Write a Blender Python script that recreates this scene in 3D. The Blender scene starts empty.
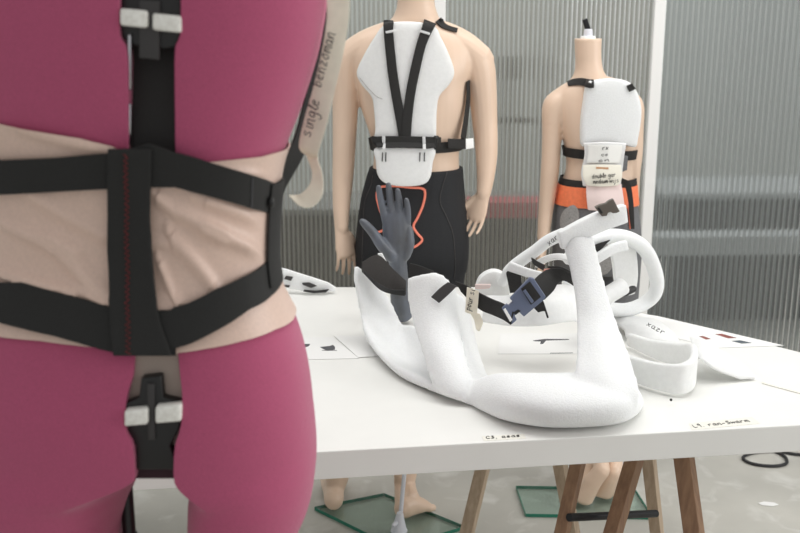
import bpy, bmesh, math, random
import numpy as np
from mathutils import Vector, Matrix
from mathutils.bvhtree import BVHTree

random.seed(4)
SC = bpy.context.scene
COL = SC.collection

# ------------------------------------------------------------------ camera
FPX, PITCH, EYE = 1000.0, math.atan(.25), 1.5
CP, SP = math.cos(PITCH), math.sin(PITCH)
cam_d = bpy.data.cameras.new('camera')
cam = bpy.data.objects.new('camera', cam_d)
COL.objects.link(cam)
cam.location = (0, 0, EYE)
cam.rotation_euler = (math.pi / 2 - PITCH, 0, 0)
cam_d.sensor_width = 36
cam_d.lens = 36 * FPX / 800
cam_d.clip_start = .05
cam_d.dof.use_dof = True
cam_d.dof.focus_distance = 2.15
cam_d.dof.aperture_fstop = 6.5
SC.camera = cam
ORG = Vector((0, 0, EYE))


def ray(px, py):
    u = (px - 400) / FPX
    v = (py - 266.5) / FPX
    return Vector((u, CP - v * SP, -SP - v * CP))


def P(px, py, Y):
    d = ray(px, py)
    return ORG + d * (Y / d.y)


def Zp(px, py, z):
    d = ray(px, py)
    return ORG + d * ((z - EYE) / d.z)


def pix(p):
    q = Vector(p) - ORG
    dep = q.y * CP - q.z * SP
    up = q.y * SP + q.z * CP
    return 400 + FPX * q.x / dep, 266.5 - FPX * up / dep


# ------------------------------------------------------------------ materials
def lin(c):
    r = []
    for v in c:
        v = v / 255
        r.append(v / 12.92 if v <= .04045 else ((v + .055) / 1.055) ** 2.4)
    return (*r, 1)


MATS = {}


def mat(name, rgb, rough=.6, metal=0, var=.0, vscale=20, bump=.0, bscale=200, sheen=0, coat=0, rgb2=None, stretch=None, spec=.5):
    m = bpy.data.materials.new(name)
    m.use_nodes = True
    nt = m.node_tree
    b = nt.nodes['Principled BSDF']
    b.inputs['Base Color'].default_value = lin(rgb)
    b.inputs['Roughness'].default_value = rough
    b.inputs['Metallic'].default_value = metal
    b.inputs['Sheen Weight'].default_value = sheen
    b.inputs['Coat Weight'].default_value = coat
    b.inputs['Specular IOR Level'].default_value = spec
    tc = nt.nodes.new('ShaderNodeTexCoord')
    mp = nt.nodes.new('ShaderNodeMapping')
    nt.links.new(tc.outputs['Object'], mp.inputs['Vector'])
    if stretch:
        mp.inputs['Scale'].default_value = stretch
    if var or rgb2:
        n = nt.nodes.new('ShaderNodeTexNoise')
        n.inputs['Scale'].default_value = vscale
        n.inputs['Detail'].default_value = 5
        nt.links.new(mp.outputs['Vector'], n.inputs['Vector'])
        r = nt.nodes.new('ShaderNodeValToRGB')
        a = lin(rgb)
        if rgb2:
            c0, c1 = a, lin(rgb2)
        else:
            c0 = tuple(x * (1 - var) for x in a[:3]) + (1,)
            c1 = tuple(min(1, x * (1 + var)) for x in a[:3]) + (1,)
        r.color_ramp.elements[0].color = c0
        r.color_ramp.elements[1].color = c1
        r.color_ramp.elements[0].position = .35
        r.color_ramp.elements[1].position = .65
        nt.links.new(n.outputs['Fac'], r.inputs['Fac'])
        nt.links.new(r.outputs['Color'], b.inputs['Base Color'])
    if bump:
        n2 = nt.nodes.new('ShaderNodeTexNoise')
        n2.inputs['Scale'].default_value = bscale
        n2.inputs['Detail'].default_value = 3
        nt.links.new(mp.outputs['Vector'], n2.inputs['Vector'])
        bp = nt.nodes.new('ShaderNodeBump')
        bp.inputs['Strength'].default_value = bump
        bp.inputs['Distance'].default_value = .003
        nt.links.new(n2.outputs['Fac'], bp.inputs['Height'])
        nt.links.new(bp.outputs['Normal'], b.inputs['Normal'])
    MATS[name] = m
    return m


M_form = mat('magenta_jersey', (184, 82, 119), .85, var=.12, vscale=900, bump=.25, bscale=1400, sheen=.25)
M_black = mat('black_webbing', (36, 35, 34), .75, var=.2, vscale=500, bump=.3, bscale=900)
M_elastic = mat('black_elastic', (38, 38, 37), .8, var=.18, vscale=700, bump=.3, bscale=1100)
M_blackp = mat('black_plastic', (28, 28, 28), .4)
M_bracket = mat('dark_grey_plastic', (58, 56, 56), .5)
M_greyp = mat('grey_brown_plastic', (168, 154, 144), .7)
M_maroon = mat('dark_maroon_lining', (52, 26, 36), .8)
M_chrome = mat('chrome', (205, 205, 210), .2, metal=1)
M_dial = mat('speckled_white_plastic', (248, 246, 238), .5, var=.1, vscale=260)
M_satin = mat('beige_satin', (230, 201, 185), .36, var=.04, vscale=300, bump=.15, bscale=900, sheen=.2)
M_red = mat('red_thread', (126, 42, 44), .7)
M_muslin = mat('unbleached_muslin', (244, 238, 220), .9, var=.04, vscale=60, bump=.2, bscale=600)
M_ink = mat('black_ink', (24, 22, 24), .6)
M_skin = mat('mannequin_skin', (230, 203, 180), .36, var=.03, vscale=6)
M_foam = mat('white_foam', (236, 238, 238), .85, var=.02, vscale=200, bump=.35, bscale=320)
M_foam2 = mat('smooth_white_foam', (234, 235, 234), .6, var=.02, vscale=90, bump=.15, bscale=240)
M_shorts = mat('black_jersey', (30, 31, 34), .8, var=.15, vscale=300, bump=.2, bscale=800)
M_coral = mat('coral_piping', (248, 138, 114), .6)
M_orange = mat('orange_elastic', (248, 132, 88), .7, var=.06, vscale=100, bump=.2, bscale=500)
M_strapg = mat('worn_black_webbing', (52, 49, 47), .75, var=.15, vscale=400, bump=.3, bscale=900)
M_legging = mat('grey_jersey', (112, 113, 115), .8, var=.1, vscale=200, bump=.2, bscale=700)
M_pad_lg = mat('light_grey_mesh', (158, 156, 154), .8, var=.12, vscale=200, bump=.3, bscale=600)
M_pad_dg = mat('dark_grey_mesh', (84, 85, 90), .7, var=.12, vscale=200, bump=.3, bscale=600)
M_pink = mat('pale_pink_foam', (236, 216, 212), .85, bump=.3, bscale=500)
M_glove = mat('grey_rubber', (88, 90, 92), .42, rgb2=(104, 110, 121), vscale=24, stretch=(1, 1, .5), bump=.1, bscale=60)
M_blue = mat('slate_blue_plastic', (98, 108, 132), .4)
M_gun = mat('gunmetal_plastic', (104, 98, 90), .38)
M_table = mat('white_laminate', (238, 238, 234), .5, var=.015, vscale=8)
M_paper = mat('white_paper', (238, 238, 236), .8)
M_wood = mat('brown_wood', (160, 126, 98), .6, rgb2=(136, 104, 80), vscale=14, stretch=(6, 6, .5), bump=.2, bscale=60)
M_wood_l = mat('pale_wood', (200, 180, 156), .6, rgb2=(180, 158, 134), vscale=14, stretch=(6, 6, .5), bump=.2, bscale=60)
M_steel = mat('dark_steel', (46, 46, 48), .4, metal=.6)
M_white = mat('white_paint', (248, 248, 246), .45)
M_rod = mat('white_rod', (226, 228, 236), .35)
M_print = mat('grey_print', (84, 84, 88), .7)
M_redprint = mat('red_print', (150, 86, 78), .7, rgb2=(120, 70, 66), vscale=60)
M_bluprint = mat('blue_grey_print', (70, 80, 88), .7, rgb2=(100, 108, 112), vscale=60)
M_rubber = mat('black_rubber', (40, 40, 42), .6)
M_tan = mat('tan_thread', (196, 150, 112), .7)

for m_ in (M_foam, M_foam2):
    q_ = m_.node_tree.nodes['Principled BSDF']
    q_.inputs['Subsurface Weight'].default_value = .6
    q_.inputs['Subsurface Radius'].default_value = (1, 1, .95)
    q_.inputs['Subsurface Scale'].default_value = .02

# concrete floor
M_floor = mat('polished_concrete', (186, 184, 176), .55, var=.12, vscale=2.2, bump=.05, bscale=30)
nt = M_floor.node_tree
b = nt.nodes['Principled BSDF']
old = b.inputs['Base Color'].links[0].from_socket
tc = nt.nodes.new('ShaderNodeTexCoord')
n = nt.nodes.new('ShaderNodeTexNoise')
n.inputs['Scale'].default_value = 9
n.inputs['Detail'].default_value = 8
n.inputs['Distortion'].default_value = .6
nt.links.new(tc.outputs['Object'], n.inputs['Vector'])
r = nt.nodes.new('ShaderNodeValToRGB')
r.color_ramp.elements[0].position = .56
r.color_ramp.elements[1].position = .72
r.color_ramp.elements[0].color = (0, 0, 0, 1)
r.color_ramp.elements[1].color = (.7, .7, .7, 1)
nt.links.new(n.outputs['Fac'], r.inputs['Fac'])
mx = nt.nodes.new('ShaderNodeMix')
mx.data_type = 'RGBA'
nt.links.new(r.outputs['Color'], mx.inputs[0])
nt.links.new(old, mx.inputs[6])
mx.inputs[7].default_value = lin((214, 213, 207))
nt.links.new(mx.outputs[2], b.inputs['Base Color'])

# clear glass with a green edge
M_glass = bpy.data.materials.new('base_glass')
M_glass.use_nodes = True
_t = M_glass.node_tree
_t.nodes.clear()
_o = _t.nodes.new('ShaderNodeOutputMaterial')
_a = _t.nodes.new('ShaderNodeBsdfTransparent')
_a.inputs['Color'].default_value = (.89, .945, .925, 1)
_g = _t.nodes.new('ShaderNodeBsdfGlossy')
_g.inputs['Roughness'].default_value = .06
_m = _t.nodes.new('ShaderNodeMixShader')
_m.inputs[0].default_value = .07
_t.links.new(_a.outputs[0], _m.inputs[1])
_t.links.new(_g.outputs[0], _m.inputs[2])
_t.links.new(_m.outputs[0], _o.inputs['Surface'])
M_gedge = mat('green_glass_edge', (40, 120, 98), .2)


def poly_mat(name, rgb, clear, rough, pitch):
    m = bpy.data.materials.new(name)
    m.use_nodes = True
    t = m.node_tree
    t.nodes.clear()
    out = t.nodes.new('ShaderNodeOutputMaterial')
    dif = t.nodes.new('ShaderNodeBsdfDiffuse')
    dif.inputs['Color'].default_value = lin(rgb)
    tra = t.nodes.new('ShaderNodeBsdfTranslucent')
    tra.inputs['Color'].default_value = lin(rgb)
    ref = t.nodes.new('ShaderNodeBsdfRefraction')
    ref.inputs['IOR'].default_value = 1.18
    ref.inputs['Roughness'].default_value = rough
    ref.inputs['Color'].default_value = (.93, .95, .95, 1)
    glo = t.nodes.new('ShaderNodeBsdfGlossy')
    glo.inputs['Roughness'].default_value = .28
    m1 = t.nodes.new('ShaderNodeMixShader')
    m1.inputs[0].default_value = .45
    t.links.new(dif.outputs[0], m1.inputs[1])
    t.links.new(tra.outputs[0], m1.inputs[2])
    m2 = t.nodes.new('ShaderNodeMixShader')
    # the upright webs inside the sheet: narrow milky lines at the pitch of the ribs
    tc_ = t.nodes.new('ShaderNodeTexCoord')
    sx = t.nodes.new('ShaderNodeSeparateXYZ')
    t.links.new(tc_.outputs['Object'], sx.inputs[0])
    q = sx.outputs['X']
    for op, v in (('DIVIDE', pitch), ('FRACT', 0), ('SUBTRACT', .5), ('ABSOLUTE', 0)):
        n_ = t.nodes.new('ShaderNodeMath')
        n_.operation = op
        t.links.new(q, n_.inputs[0])
        n_.inputs[1].default_value = v
        q = n_.outputs[0]
    mr = t.nodes.new('ShaderNodeMapRange')
    mr.interpolation_type = 'SMOOTHSTEP'
    mr.inputs['From Min'].default_value = .12
    mr.inputs['From Max'].default_value = .30
    mr.inputs['To Min'].default_value = clear - .34
    mr.inputs['To Max'].default_value = clear + .06
    t.links.new(q, mr.inputs['Value'])
    t.links.new(mr.outputs[0], m2.inputs[0])
    t.links.new(m1.outputs[0], m2.inputs[1])
    t.links.new(ref.outputs[0], m2.inputs[2])
    fr = t.nodes.new('ShaderNodeFresnel')
    fr.inputs['IOR'].default_value = 1.4
    m3 = t.nodes.new('ShaderNodeMixShader')
    t.links.new(fr.outputs[0], m3.inputs[0])
    t.links.new(m2.outputs[0], m3.inputs[1])
    t.links.new(glo.outputs[0], m3.inputs[2])
    t.links.new(m3.outputs[0], out.inputs['Surface'])
    return m


M_poly = poly_mat('ribbed_polycarbonate', (150, 149, 141), .58, .2, .0185)
M_poly2 = poly_mat('blue_grey_polycarbonate', (152, 157, 156), .56, .22, .0198)

# ------------------------------------------------------------------ mesh helpers


class MB:
    def __init__(self):
        self.v = []
        self.f = []

    def add(self, vs, fs):
        o = len(self.v)
        self.v += [Vector(x) for x in vs]
        self.f += [tuple(i + o for i in q) for q in fs]
        return self

    def loft(self, rings, caps=True, closed=True):
        n = len(rings[0])
        vs = [p for r_ in rings for p in r_]
        fs = []
        for i in range(len(rings) - 1):
            for j in range(n if closed else n - 1):
                k = (j + 1) % n
                fs.append((i * n + j, i * n + k, (i + 1) * n + k, (i + 1) * n + j))
        if caps:
            fs.append(tuple(range(n - 1, -1, -1)))
            o = (len(rings) - 1) * n
            fs.append(tuple(o + j for j in range(n)))
        return self.add(vs, fs)

    def grid(self, rows):
        return self.loft(rows, caps=False, closed=False)

    def tube(self, pts, rad, n=12, ref=None, round_ends=True):
        """rad: number, or a list of numbers / (a, b) pairs; ref: direction of the a axis"""
        pts = [Vector(p) for p in pts]
        k = len(pts)
        if not isinstance(rad, list):
            rad = [rad] * k
        rad = [(x, x) if not isinstance(x, tuple) else x for x in rad]
        rings = []
        prev = None
        for i, p in enumerate(pts):
            t = (pts[min(i + 1, k - 1)] - pts[max(i - 1, 0)]).normalized()
            if ref is not None:
                a = Vector(ref) - t * Vector(ref).dot(t)
            elif prev is None:
                h = Vector((0, 0, 1)) if abs(t.z) < .9 else Vector((1, 0, 0))
                a = h - t * h.dot(t)
            else:
                a = prev - t * prev.dot(t)
            a.normalize()
            prev = a
            bb = t.cross(a)
            ra, rb = rad[i]

            def ring(c, s):
                return [c + a * (math.cos(2 * math.pi * j / n) * ra * s) + bb * (math.sin(2 * math.pi * j / n) * rb * s) for j in range(n)]
            if round_ends and i == 0:
                for s, o in ((.35, .93), (.75, .62)):
                    rings.append(ring(p - t * (min(ra, rb) * o), s))
            rings.append(ring(p, 1))
            if round_ends and i == k - 1:
                for s, o in ((.75, .62), (.35, .93)):
                    rings.append(ring(p + t * (min(ra, rb) * o), s))
        return self.loft(rings)

    def box(self, c, size, R=None):
        c = Vector(c)
        R = R or Matrix.Identity(3)
        vs = []
        for sx in (-1, 1):
            for sy in (-1, 1):
                for sz in (-1, 1):
                    vs.append(c + R @ Vector((sx * size[0] / 2, sy * size[1] / 2, sz * size[2] / 2)))
        return self.add(vs, [(0, 1, 3, 2), (4, 6, 7, 5), (0, 4, 5, 1), (2, 3, 7, 6), (0, 2, 6, 4), (1, 5, 7, 3)])

    def bar(self, a, b, w, d, up=(0, 1, 0)):
        a, b = Vector(a), Vector(b)
        t = (b - a).normalized()
        y = (Vector(up) - t * Vector(up).dot(t)).normalized()
        x = y.cross(t)
        R = Matrix((x, y, t)).transposed()
        return self.box((a + b) / 2, (w, d, (b - a).length), R)

    def prism(self, poly, off):
        """closed outline extruded by the vector off"""
        n = len(poly)
        off = Vector(off)
        vs = [Vector(p) for p in poly] + [Vector(p) + off for p in poly]
        fs = [tuple(range(n)), tuple(range(2 * n - 1, n - 1, -1))]
        for i in range(n):
            j = (i + 1) % n
            fs.append((i, i + n, j + n, j))
        return self.add(vs, fs)

    def build(self, name, m, parent=None, smooth=True, solid=0, bevel=0, sub=0, offset=0, remesh=0, smooth_it=0):
        loc = parent_loc(parent)
        me = bpy.data.meshes.new(name)
        me.from_pydata([tuple(p - loc) for p in self.v], [], self.f)
        bm = bmesh.new()
        bm.from_mesh(me)
        bmesh.ops.recalc_face_normals(bm, faces=bm.faces)
        bm.to_mesh(me)
        bm.free()
        o = bpy.data.objects.new(name, me)
        COL.objects.link(o)
        me.materials.append(m)
        if parent:
            o.parent = parent
        if remesh:
            md = o.modifiers.new('r', 'REMESH')
            md.mode = 'VOXEL'
            md.voxel_size = remesh
            if smooth_it:
                ms = o.modifiers.new('s', 'SMOOTH')
                ms.factor = .5
                ms.iterations = smooth_it
            apply(o)
            o.data.materials.clear()
            o.data.materials.append(m)
        if solid:
            md = o.modifiers.new('solid', 'SOLIDIFY')
            md.thickness = solid
            md.offset = offset
        if bevel:
            md = o.modifiers.new('bevel', 'BEVEL')
            md.width = bevel
            md.segments = 3
            md.limit_method = 'ANGLE'
            md.angle_limit = math.radians(40)
        if sub:
            md = o.modifiers.new('sub', 'SUBSURF')
            md.levels = sub
            md.render_levels = sub
        if smooth:
            for q in o.data.polygons:
                q.use_smooth = True
            if not sub and not remesh:
                apply(o)
                o.data.set_sharp_from_angle(angle=math.radians(40))
        return o


def apply(o):
    dg = bpy.context.evaluated_depsgraph_get()
    dg.update()
    me = bpy.data.meshes.new_from_object(o.evaluated_get(dg))
    o.modifiers.clear()
    o.data = me


def parent_loc(p):
    v = Vector((0, 0, 0))
    while p is not None:
        v += p.location
        p = p.parent
    return v


def thing(name, label, cat, loc, group=None):
    o = bpy.data.objects.new(name, None)
    o.empty_display_size = .05
    COL.objects.link(o)
    o.location = loc
    o['label'] = label
    o['category'] = cat
    if group:
        o['group'] = group
    return o


def tag(o, label, cat, group=None):
    o['label'] = label
    o['category'] = cat
    if group:
        o['group'] = group
    return o


def struct(o, label=None):
    o['kind'] = 'structure'
    if label:
        o['label'] = label
        o['category'] = 'room'
    return o


def cr(pts, n):
    """Catmull-Rom through points (any dimension), n steps per span"""
    A = [np.array(p, float) for p in pts]
    A = [2 * A[0] - A[1]] + A + [2 * A[-1] - A[-2]]
    out = []
    for i in range(1, len(A) - 2):
        p0, p1, p2, p3 = A[i - 1:i + 3]
        for k in range(n):
            t = k / n
            out.append(.5 * (2 * p1 + (p2 - p0) * t + (2 * p0 - 5 * p1 + 4 * p2 - p3) * t * t + (3 * p1 - p0 - 3 * p2 + p3) * t ** 3))
    out.append(A[-2])
    return out


def crc(pts, n):
    A = [np.array(p, float) for p in pts]
    k = len(A)
    out = []
    for i in range(k):
        p0, p1, p2, p3 = A[i - 1], A[i], A[(i + 1) % k], A[(i + 2) % k]
        for j in range(n):
            t = j / n
            out.append(.5 * (2 * p1 + (p2 - p0) * t + (2 * p0 - 5 * p1 + 4 * p2 - p3) * t * t + (3 * p1 - p0 - 3 * p2 + p3) * t ** 3))
    return out


def sheet(rows, name, m, parent, thick, sr=4, sc=4, bevel=.004, smooth=True):
    """rows of control points [(x, y, z) ...] -> smooth solid sheet"""
    rows = [cr(r_, sc) for r_ in rows]
    cols = [cr([r_[j] for r_ in rows], sr) for j in range(len(rows[0]))]
    g = [[Vector(cols[j][i]) for j in range(len(cols))] for i in range(len(cols[0]))]
    return MB().grid(g).build(name, m, parent, solid=thick, bevel=bevel, smooth=smooth)


def pp(*pts):
    """(px, py, Y) triples -> points"""
    return [P(*q) for q in pts]


def bvh_of(*objs):
    vs, fs = [], []
    for o in objs:
        loc = parent_loc(o)
        k = len(vs)
        vs += [v.co + loc for v in o.data.vertices]
        fs += [tuple(i + k for i in p.vertices) for p in o.data.polygons]
    return BVHTree.FromPolygons(vs, fs)


def hit(bv, px, py, off=.0, fallY=None):
    d = ray(px, py).normalized()
    h = bv.ray_cast(ORG, d)
    if h[0] is None:
        return P(px, py, fallY) if fallY else None
    nrm = h[1]
    if nrm.dot(d) > 0:
        nrm = -nrm
    return h[0] + (nrm * .5 - d * .5).normalized() * off


def strap(bv, path, width, name, m, parent, off=.003, thick=.003, n=5, across=3, fallY=None, sharp=False):
    """webbing laid on the surfaces of bv along a pixel path; width in pixels (number or list)"""
    if not isinstance(width, list):
        width = [width] * len(path)
    q = cr([(a, b_, w) for (a, b_), w in zip(path, width)], n)
    if sharp:
        q = []
        for i in range(len(path) - 1):
            for k in range(n):
                t = k / n
                q.append(np.array([path[i][0] * (1 - t) + path[i + 1][0] * t, path[i][1] * (1 - t) + path[i + 1][1] * t, width[i] * (1 - t) + width[i + 1] * t]))
        q.append(np.array([*path[-1], width[-1]]))
    rows = []
    lastY = fallY
    for i, (x, y, w) in enumerate(q):
        a, b_ = q[max(0, i - 1)], q[min(len(q) - 1, i + 1)]
        dx, dy = b_[0] - a[0], b_[1] - a[1]
        L = math.hypot(dx, dy) or 1
        nx, ny = -dy / L, dx / L
        row = []
        for k in range(across):
            s = (k / (across - 1) - .5) * w
            h = hit(bv, x + nx * s, y + ny * s, off)
            if h is None:
                h = P(x + nx * s, y + ny * s, lastY) if lastY else None
            else:
                lastY = h.y
            row.append(h)
        c = [h for h in row if h is not None]
        if len(c) == across:
            rows.append(row)
    return MB().grid(rows).build(name, m, parent, solid=thick, bevel=.0008)


def pad(outline, Y0, t, name, m, parent, curve=0., cx=None, smooth_n=4, lean=0., push=None):
    """a padded slab: pixel outline, front towards -Y"""
    o = crc(outline, smooth_n)
    px0 = sum(q[0] for q in o) / len(o)
    py0 = sum(q[1] for q in o) / len(o)
    c0 = P(px0 if cx is None else cx, py0, Y0)

    def pt(x, y, off):
        p = P(x, y, Y0)
        yy = Y0 + curve * (p.x - c0.x) ** 2 + lean * (p.z - c0.z)
        if push:
            yy += push(p)
        p = P(x, y, yy)
        return p + Vector((0, -off, 0))
    rings = []
    for s, f_ in ((.3, 0), (.9, 0), (.985, .08), (1, .3), (1, .65), (.985, .86), (.95, .96), (.85, 1), (.6, 1.03), (.3, 1.05), (.05, 1.05)):
        rings.append([pt(px0 + (q[0] - px0) * s, py0 + (q[1] - py0) * s, t * f_) for q in o])
    return MB().loft(rings).build(name, m, parent)


# handwriting: one-stroke letters in a unit box
GLY = {
    's': [[(.45, .55), (.2, .6), (.1, .45), (.4, .25), (.35, .05), (.05, .05)]],
    'i': [[(.2, .6), (.2, .05), (.35, .0)], [(.2, .78), (.22, .8)]],
    'n': [[(.05, .6), (.1, 0), (.12, .4), (.3, .6), (.42, .5), (.42, .05), (.55, .0)]],
    'g': [[(.45, .5), (.25, .6), (.08, .35), (.2, .1), (.42, .3), (.45, .6), (.45, -.35), (.25, -.5), (.1, -.35)]],
    'l': [[(.08, .1), (.3, .9), (.2, 1), (.15, .3), (.25, 0), (.4, .1)]],
    'e': [[(.05, .3), (.4, .4), (.3, .6), (.1, .4), (.15, .05), (.45, .08)]],
    'b': [[(.12, 1), (.1, 0), (.15, .4), (.4, .5), (.45, .2), (.25, 0), (.1, .08)]],
    'u': [[(.08, .6), (.08, .15), (.25, 0), (.42, .2), (.44, .6), (.44, .05), (.55, .0)]],
    'r': [[(.08, .6), (.12, 0), (.14, .4), (.3, .6), (.42, .52)]],
    'a': [[(.42, .5), (.2, .6), (.06, .3), (.2, .02), (.4, .25), (.43, .6), (.44, .05), (.55, .02)]],
    'o': [[(.25, .6), (.06, .3), (.25, 0), (.45, .3), (.27, .6), (.5, .58)]],
    'm': [[(.05, .6), (.08, 0), (.1, .4), (.22, .6), (.3, .45), (.3, .05), (.32, .45), (.45, .6), (.52, .4), (.54, 0), (.62, .02)]],
    'd': [[(.4, .5), (.2, .6), (.06, .3), (.2, .02), (.4, .25), (.44, 1), (.44, .05), (.55, .02)]],
    'w': [[(.05, .6), (.12, .05), (.28, .5), (.42, .05), (.55, .6)]],
    'j': [[(.3, .6), (.3, -.35), (.1, -.4)], [(.3, .8), (.32, .8)]],
    'p': [[(.1, .6), (.1, -.45), (.12, .4), (.35, .6), (.45, .3), (.2, .05)]],
    'x': [[(.05, .6), (.45, 0)], [(.45, .6), (.05, 0)]],
    'z': [[(.05, .55), (.42, .58), (.1, .05), (.48, .04)]],
    't': [[(.2, .9), (.2, .1), (.38, .02)], [(.05, .6), (.38, .62)]],
    'c': [[(.42, .5), (.2, .6), (.06, .3), (.2, .02), (.45, .1)]],
    'C': [[(.5, .8), (.25, .95), (.05, .5), (.2, .05), (.5, .1)]],
    'L': [[(.1, .95), (.1, .05), (.5, .05)]],
    'S': [[(.5, .85), (.2, .95), (.1, .65), (.45, .4), (.4, .05), (.05, .08)]],
    '3': [[(.1, .9), (.4, .85), (.2, .5), (.45, .3), (.3, .02), (.05, .08)]],
    '9': [[(.4, .6), (.15, .65), (.15, .95), (.4, .9), (.38, 0)]],
    ',': [[(.1, .05), (.05, -.15)]],
    '.': [[(.1, .03), (.14, .06)]],
    '-': [[(.05, .3), (.4, .32)]],
}


def writing(text, fn, size, rad, name, parent, m=None, adv=.62):
    """fn(u, v) maps flat coordinates in metres to a point on the surface"""
    mb = MB()
    x = 0
    for ch in text:
        if ch == ' ':
            x += .4
            continue
        for st in GLY[ch]:
            q = cr(st, 3) if len(st) > 2 else [np.array(s_) for s_ in st]
            mb.tube([fn((x + a[0] + .12 * a[1]) * size, a[1] * size) for a in q], rad, n=4, round_ends=False)
        x += adv * (.6 if ch in 'il,.' else 1)
    return mb.build(name, m or M_ink, parent)


# ================================================================== setting
fl = MB().box((0, 3.4, -.05), (9, 9.4, .1)).build('floor', M_floor, smooth=False)
struct(fl)


def ribbed(name, a, b_, z0, z1, pitch, amp, m):
    a, b_ = Vector(a), Vector(b_)
    d = b_ - a
    L = d.length
    t = d / L
    nrm = Vector((t.y, -t.x, 0))
    if nrm.y > 0:
        nrm = -nrm
    rows = [[], []]
    n_ = int(L / pitch)
    for i in range(n_ * 6 + 1):
        u = i / 6 * pitch
        w = amp * (abs(math.sin(math.pi * i / 6)) ** .5)
        p = a + t * u + nrm * w
        rows[0].append(p + Vector((0, 0, z0)))
        rows[1].append(p + Vector((0, 0, z1)))
    o = MB().grid(rows).build(name, m, smooth=False)
    struct(o)
    return o


WALL_Y = 4.0
ribbed('wall_back', (-3.4, WALL_Y, 0), (.985, WALL_Y, 0), 0, 3.0, .0185, .0032, M_poly)
ribbed('wall_right', (1.03, WALL_Y, 0), (3.4, WALL_Y - .62, 0), 0, 3.0, .0208, .0036, M_poly2)
for i, (x, y, w) in enumerate([(1.003, WALL_Y, .045), (.153, WALL_Y - .02, .045)]):
    o = MB().box((x, y, 1.5), (w, .05, 3)).build(f'trim_{i+1}', M_white, smooth=False, bevel=.004)
    struct(o)

# the room seen through the panels
M_beyond = mat('pale_plaster', (200, 202, 198), .9, var=.03, vscale=3)
o = MB().box((0, 7.0, 1.5), (10, .1, 3.2)).build('wall_beyond', M_beyond, smooth=False)
struct(o)
M_dark = mat('charcoal_board', (58, 53, 50), .7)
M_redb = mat('dull_red_paint', (176, 70, 74), .6)
M_mid = mat('mid_grey_board', (128, 128, 126), .6)
M_lgt = mat('pale_grey_board', (178, 180, 180), .6)


def simple_thing(name, parts, label, cat, loc):
    t = thing(name, label, cat, loc)
    for nm, mb, m in parts:
        mb.build(nm, m, t, smooth=False)
    return t


for (x, w, h, mt, lab) in ((-.55, 3.3, .56, M_mid, 'long dark low cabinet behind the ribbed wall at left'), (2.4, 2.3, .635, M_lgt, 'long dark cabinet with a pale top behind the ribbed wall at right')):
    simple_thing('low_cabinet', [
        ('body', MB().box((x, 4.9, h / 2), (w, .4, h)), M_dark),
        ('countertop', MB().box((x, 4.88, h + .015), (w + .04, .44, .028)), mt)], lab, 'cabinet', (x, 4.9, 0))
simple_thing('red_bench', [('seat', MB().box((.47, 4.42, .655), (.72, .14, .07)), M_redb),
                           ('leg', MB().box((.15, 4.42, .31), (.05, .12, .62)), M_dark),
                           ('leg', MB().box((.8, 4.42, .31), (.05, .12, .62)), M_dark)],
             'blurred red bench seen through the ribbed wall between the mannequins', 'bench', (.47, 4.42, 0))
simple_thing('pale_bench', [('seat', MB().box((1.95, 4.36, .50), (1.7, .12, .085)), M_lgt),
                            ('leg', MB().box((1.2, 4.36, .228), (.05, .1, .455)), M_dark),
                            ('leg', MB().box((2.7, 4.36, .228), (.05, .1, .455)), M_dark)],
             'blurred pale bench seen through the ribbed wall at right', 'bench', (1.95, 4.36, 0))
mc = P(518, 70, 5.25)
simple_thing('hanging_monitor', [('screen', MB().box(tuple(mc), (.15, .04, .12)), M_mid),
                                 ('shelf', MB().box((mc.x, 5.25, mc.z - .28), (.26, .1, .02)), M_dark),
                                 ('bracket', MB().box((mc.x, 5.29, mc.z / 2), (.05, .03, mc.z)), M_mid)],
             'small blurred grey screen on a post behind the ribbed wall', 'screen', (mc.x, 5.27, 0))

# ================================================================== lights
w = bpy.data.worlds.new('world')
SC.world = w
w.use_nodes = True
w.node_tree.nodes['Background'].inputs['Color'].default_value = (1, .997, .985, 1)
w.node_tree.nodes['Background'].inputs['Strength'].default_value = .5


def area(name, loc, target, sx, sy, power, col=(1, 1, 1)):
    l = bpy.data.lights.new(name, 'AREA')
    l.shape = 'RECTANGLE'
    l.size, l.size_y = sx, sy
    l.energy = power
    l.color = col
    o = bpy.data.objects.new(name, l)
    COL.objects.link(o)
    o.location = loc
    o.rotation_euler = (Vector(target) - Vector(loc)).to_track_quat('-Z', 'Y').to_euler()
    return o


area('ceiling_light', (.5, 2.3, 3.3), (.5, 2.3, 0), 3.2, 1.6, 51, (1, .99, .97))
area('window_light', (3.3, 1.1, 1.9), (0, 1.6, 1.0), 2.4, 1.8, 50, (1, .985, .97))
area('far_room_light', (0, 5.6, 3.0), (0, 5.6, 0), 5, 1.5, 62, (.97, 1, 1))

SC.view_settings.view_transform = 'Standard'
SC.view_settings.look = 'None'
SC.view_settings.exposure = 0
SC.view_settings.gamma = 1
try:
    SC.view_settings.use_curve_mapping = False
    SC.cycles.use_denoising = True
    SC.cycles.max_bounces = 8
except Exception:
    pass

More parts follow.
